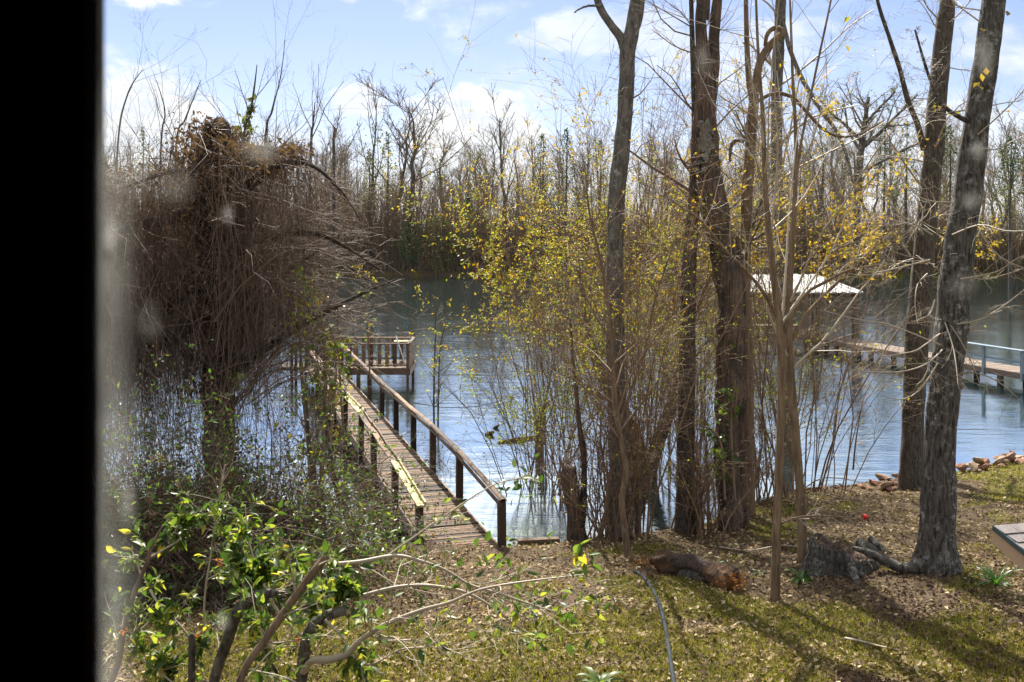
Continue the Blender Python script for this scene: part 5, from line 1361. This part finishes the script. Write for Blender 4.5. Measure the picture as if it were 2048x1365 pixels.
# ------------------------------------------------------------------ leaf litter and moss
rg = np.random.default_rng(901)
def scatter(n, ymin, ymax):
    Y = 1 / rg.uniform(1 / ymax, 1 / ymin, n * 2); px = rg.uniform(120, 2120, n * 2); X = (px - 1024) / FPX * Y
    s = shoreY(X) - Y; k = (s > -.15) & (X > -6.5); X = X[k][:n]; Y = Y[k][:n]
    return X, Y, ground_z(X, Y)
X, Y, Z = scatter(95000, 8.6, 27)
gr = green(X, Y); k = rg.random(len(X)) > gr * .30; X, Y, Z = X[k], Y[k], Z[k]
cl = fbm(X * 1.3, Y * 1.3, 3); dark = (cl + rg.normal(0, .08, len(X)) > .52)
for nm, mt, sel, s0, s1 in (("leaf_litter", 'litter', ~dark, .04, .115), ("dark_leaf_litter", 'litter_dark', dark, .035, .09)):
    x, y, z = X[sel], Y[sel], Z[sel]; g = Geo()
    d = rg.normal(size=(len(x), 3)) * [1, 1, .28]
    leaf_geo(g, np.stack([x, y, z + .012], 1), rg.uniform(s0, s1, len(x)) * rg.uniform(.6, 1, len(x)), rg, droop=0, aspect=.75, up=2.2, dirs=d * 1.0)
    g.build(nm, M[mt], None, kind="stuff", label="dry brown leaves scattered over the lawn" if nm == "leaf_litter" else "dark damp leaves matted on the bank")
X, Y, Z = scatter(230000, 8.6, 28); gr = green(X, Y); k = rg.random(len(X)) < np.clip((gr - .22) * 2.2, 0.02, 1); X, Y, Z = X[k], Y[k], Z[k]; n = len(X)
a = rg.uniform(0, 2 * np.pi, n); L = rg.uniform(.02, .055, n) * (1 + .5 * gr[k]); wv = .0045 * (Y / 12) + .003
b0 = np.stack([X, Y, Z - .005], 1); s = np.stack([np.cos(a), np.sin(a), 0 * a], 1) * wv[:, None]; tip = b0 + np.stack([rg.normal(0, .5, n), rg.normal(0, .5, n), np.ones(n)], 1) * L[:, None]
g = Geo(); g.add(np.stack([b0 - s, b0 + s, tip], 1), None, np.arange(n * 3).reshape(-1, 3)); g.build("mossy_grass", M['grass'], None, kind="stuff", label="short mossy grass growing through the leaves")

# ------------------------------------------------------------------ the far bank
rg = np.random.default_rng(1001)
def far_proto(seed, H=21., spread=30, lean=0.0, n1=15, tw=8):
    rgl = np.random.default_rng(seed); m_ = 12; f = np.linspace(0, 1, m_)
    P = np.stack([np.cumsum(rgl.normal(lean, .25, m_)), np.cumsum(rgl.normal(0, .2, m_)), f * H * .82], 1)[None]; P[0, :, :2] -= P[0, 0, :2]
    r = (.24 * (1 - f) ** .8 + .035)[None] * H / 21
    l1 = grow(P, r, n1, .35, 1, spread, .40, .6, 6, .10, .07, rgl, .045); l2 = grow(l1[0], l1[1], tw, .2, 1, 35, .45, .5, 5, .14, .05, rgl, .03); l3 = grow(l2[0], l2[1], 4, .2, 1, 35, .55, .6, 3, .16, .03, rgl, .016)
    gt = Geo(); tubes(gt, P, r, 8); gt2 = Geo(); tubes(gt2, l1[0], l1[1], 4); tubes(gt2, l2[0], l2[1], 3); tubes(gt2, l3[0], l3[1], 3)
    return gt, gt2, np.concatenate([P.reshape(-1, 3), l1[0].reshape(-1, 3)])
protos = [far_proto(1, 21, 30), far_proto(2, 20, 36, .1), far_proto(3, 23, 26, -.1), far_proto(4, 19, 42), far_proto(5, 22, 24, .05, 9, 5), far_proto(6, 17, 38, -.05, 16, 5)]
pm = [(a.mesh("trunk", M['bark_far'], True), b.mesh("branches", M['twig_far'], True)) for a, b, _ in protos]
ivm = []
for k, (a, b, pts) in enumerate(protos):
    rgl = np.random.default_rng(60 + k); sel = pts[rgl.integers(0, len(pts), 700)]; sel = sel[(sel[:, 2] > 2) & (sel[:, 2] < 15)]
    gl = Geo(); leaf_geo(gl, sel + rgl.normal(size=sel.shape) * [.4, .4, .6], rgl.uniform(.2, .5, len(sel)), rgl); ivm.append(gl.mesh("ivy", M['far_olive']))
def far_tree(px, top_py, Yoff, proto, label, ivy=False, group=None, rot=None, wide=1.0, name="far_bank_tree"):
    Y = 160 + Yoff; X = (px - 1024) / FPX * Y; Y = float(farY(X)) + 4 + Yoff; X = (px - 1024) / FPX * Y; z = float(ground_z(X, Y)) - .2
    H = CAMZ - (top_py - HOR) / FPX * Y - z
    zt = max(v[2] for v in [protos[proto][1].v[-1][:, :].max(0)])
    s = H / zt
    o = thing(name, label, "tree", (X, Y, z), group); o.rotation_euler = (0, 0, rg.uniform(0, 6.28) if rot is None else rot); o.scale = (s * wide, s * wide, s)
    for me, nm in zip(pm[proto], ("trunk", "branches")):
        c = bpy.data.objects.new(nm, me); C.objects.link(c); c.parent = o
        if nm == "branches": c["kind"] = "stuff"
    if ivy:
        c = bpy.data.objects.new("ivy", ivm[proto]); C.objects.link(c); c.parent = o; c["kind"] = "stuff"
    return o
named = [(826, 150, 0, 3, "tall bare tree with a dark trunk right of the vine mass, spreading at the top", False, 1.5), (795, 170, 6, 1, "pale bare tree directly behind the dark trunked one left of the big cloud", False, 1.2),
         (740, 120, 2, 4, "thin straight bare tree with a whip top left of the big cloud", True, .8), (898, 195, 8, 2, "slender tree with ivy at mid height below the big cloud", True, .9),
         (985, 235, 0, 5, "leaning bare tree with two limbs below the big cloud", False, .9), (1010, 165, 4, 2, "feathery topped bare tree against the middle of the big cloud", False, 1.0),
         (950, 270, 10, 5, "short ivy topped tree under the big cloud", True, .9), (1165, 240, 8, 1, "grey bare tree just left of the slim forked trunk on the far bank", False, 1.1),
         (1330, 235, 4, 3, "bare tree seen between the forked trunk and the dead tree", False, 1.1), (1640, 190, 2, 0, "bare tree right of the hooked limb on the far bank", False, 1.2), (1790, 205, 9, 2, "grey bare tree left of the dark leaning trunk on the far bank", False, 1.0),
         (2010, 225, 3, 1, "bare tree at the right edge of the far bank", True, 1.1), (655, 220, 3, 0, "bare tree above the right shoulder of the vines on the far bank", False, 1.0), (1075, 262, 5, 4, "thin grey tree right of the big cloud", False, 1.0)]
for px, tp, yo, pr, lb, iv, wd in named: far_tree(px, tp, yo, pr, lb, iv, None, None, wd)
# flat topped spreading tree seen between the hooked tree and the right trunks
Yf = 120.0; bx = (1690 - 1024) / FPX * Yf
tree("flat_topped_tree", "dark flat crowned tree spreading wide left of the dark leaning trunk", "tree", (bx, Yf, .2),
     [("trunk", [(1712, 520, 20), (1712, 440, 17), (1718, 340, 15), (1726, 270, 13), (1733, 225, 8), (1738, 195, 5)], 140, None), ("limb", [(1722, 300, 8), (1760, 265, 7), (1800, 225, 5), (1835, 190, 3)], 140, [0, 1, 2, 3]), ("limb", [(1724, 285, 7), (1690, 250, 6), (1660, 225, 4), (1640, 200, 3)], 140, [0, -1, -2, -2]),
      ("limb", [(1728, 250, 6), (1760, 215, 5), (1790, 185, 3)], 140, None), ("limb", [(1716, 350, 7), (1770, 320, 6), (1830, 290, 4), (1870, 280, 3)], 140, [0, 1, 2, 2])], 'bark_far', 'twig_far',
     [(16, .35, 1, 45, .42, .5, 5, .15, .06, None), (6, .2, 1, 40, .5, .6, 4, .2, .03, None), (3, .3, 1, 40, .5, .7, 3, .2, .02, None)], 1101, [('far_olive', 900, .30, 2, 14, 40)], sides=8)
# evergreens and green bushes on the far bank
def evergreen(label, px, top_py, bot_py, hw, Y, n, mat_, seed, name="far_evergreen", cone=True):
    rgl = np.random.default_rng(seed); X = (px - 1024) / FPX * Y; zt = CAMZ - (top_py - HOR) / FPX * Y; zb = CAMZ - (bot_py - HOR) / FPX * Y; W = hw / FPX * Y
    base = np.array([X, Y, min(zb, max(float(ground_z(X, Y)), -.2))]); root = thing(name, label, "tree" if cone else "bush", base)
    g = Geo(); tubes(g, np.stack([base - up_ * .3, base * .5 + np.array([X, Y, zt]) * .5, np.array([X + .2, Y, zt - .3])])[None], np.array([[.25, .18, .04]]) * (1 if cone else .4), 7); g.build("trunk", M['bark_far'], root, True)
    f = rgl.uniform(0, 1, n); rr = W * ((1 - f) ** .7 if cone else np.sqrt(np.clip(1 - (f * 2 - 1) ** 2, 0, 1))) * rgl.uniform(.3, 1, n) ** .5; a = rgl.uniform(0, 6.28, n); rr *= .65 + .7 * fbm(a * 1.2 + seed, f * 7, 3)
    g = Geo(); leaf_geo(g, np.stack([X + rr * np.cos(a), Y + rr * np.sin(a), zb + (zt - zb) * f], 1), rgl.uniform(.2, .55, n) * Y / 160, rgl, droop=.2, aspect=.45); g.build("crown", M[mat_], root, kind="stuff")
    return root
evergreen("dark green evergreen rising left of the slim forked trunk on the far bank", 1132, 258, 420, 34, 150, 800, 'far_green', 1201)
evergreen("dark green cedar on the far shore left of the yellow brush", 936, 392, 500, 24, 150, 600, 'far_green', 1202)
evergreen("rounded green bush at the foot of the dark trunked tree by the water", 822, 445, 525, 28, 150, 700, 'far_green', 1203, "far_bush", False)
evergreen("olive green bush at the far water edge right of the rounded one", 880, 430, 545, 36, 152, 700, 'far_olive', 1204, "far_bush", False)
evergreen("dark evergreen between the hooked tree and the flat topped tree", 1768, 250, 400, 30, 142, 700, 'far_green', 1205)
evergreen("bushy evergreen at the right edge behind the thick trunk", 2020, 275, 470, 60, 138, 1200, 'far_green', 1206)
evergreen("green pine seen just left of the thick trunk above the pier", 1812, 240, 420, 30, 150, 600, 'far_green', 1207)
evergreen("small olive ivy column left of the big cloud on the far bank", 738, 300, 420, 22, 158, 500, 'far_olive', 1208)
evergreen("ivy covered pale trunk behind the dark trunked tree", 775, 265, 400, 30, 166, 600, 'far_olive', 1209)
evergreen("ivy cone at the left end of the far bank", 285, 255, 420, 30, 160, 500, 'far_olive', 1210)
evergreen("tall dark evergreen deep in the wood right of the dead tree", 1500, 262, 420, 34, 168, 900, 'far_green', 1211)
evergreen("dark evergreen between the two right hand trunks on the far bank", 1900, 250, 430, 36, 165, 900, 'far_green', 1212)
evergreen("olive ivy clad tree right of the big cloud on the far bank", 1085, 268, 430, 34, 170, 800, 'far_olive', 1213)
evergreen("olive ivy clad tree left of the forked trunk on the far bank", 1200, 280, 430, 36, 172, 800, 'far_olive', 1214)
evergreen("wide olive evergreen right of the hooked tree on the far bank", 1600, 290, 440, 48, 168, 1100, 'far_olive', 1215)
# the mass of the wood behind
gw = Geo(); gi = Geo()
for k in range(300):
    px = rg.uniform(120, 2250); Y = 170 + rg.uniform(0, 70); X = (px - 1024) / FPX * Y; z = float(ground_z(X, Y)); a, b, pts = protos[int(rg.integers(6))]
    s = rg.uniform(.5, 1.0) * (Y / 185) * (1 + .18 * (px > 1500)); an = rg.uniform(0, 6.28); Rm = np.array([[math.cos(an), -math.sin(an), 0], [math.sin(an), math.cos(an), 0], [0, 0, 1]]) * s
    for gg in (a, b):
        V = np.concatenate(gg.v) @ Rm.T + [X, Y, z - .2]; gw.add(V, np.concatenate(gg.q))
gw.build("far_woods", M['twig_far'], None, True, kind="stuff", label="grey wood of bare winter trees across the river")
n = 16000
px = rg.uniform(60, 2250, n); Y = rg.uniform(1, 16, n) ** 1.0; X = (px - 1024) / FPX * 160; Y = farY(X) - .3 + np.where(rg.random(n) < .35, Y * .12, Y)
hh = (5 + 17 * fbm(X * .12, Y * .05 + 3, 3)) * rg.uniform(.35, 1, n); z = ground_z(X, Y)
P = np.empty((n, 4, 3)); P[:, 0] = np.stack([X, Y, z - .2], 1); d = nrm(np.stack([rg.normal(0, .16, n), rg.normal(-.05, .16, n), np.ones(n)], 1))
for k in range(1, 4):
    d = nrm(d + rg.normal(size=(n, 3)) * .12); P[:, k] = P[:, k - 1] + d * (hh / 3)[:, None]
g = Geo(); tubes(g, P, rg.uniform(.018, .06, n)[:, None] * np.linspace(1, .4, 4)[None], 3)
l1 = grow(P[::2], np.full((len(P[::2]), 4), .03), 2, .3, 1, 40, .4, .7, 3, .2, .05, rg, .018); tubes(g, l1[0], l1[1], 3)
g.build("far_brush", M['thicket_far'], None, True, kind="stuff", label="brown brush and saplings lining the far bank")
n = 34000
px = rg.uniform(60, 2250, n); X = (px - 1024) / FPX * 160; Y = farY(X) + np.where(rg.random(n) < .35, rg.uniform(-.9, 1.2, n), rg.uniform(.3, 15, n)); z = np.maximum(ground_z(X, Y), .02)
h = (1.5 + 17.0 * fbm(X * .13 + 9, Y * .1, 3)) * rg.uniform(0, 1, n) ** 1.2
g = Geo(); leaf_geo(g, np.stack([X, Y, z + h], 1), rg.uniform(.18, .5, n), rg, droop=.1, aspect=.45); g.build("far_brush_leaves", M['far_brown'], None, kind="stuff", label="dry leafy undergrowth along the far water edge")
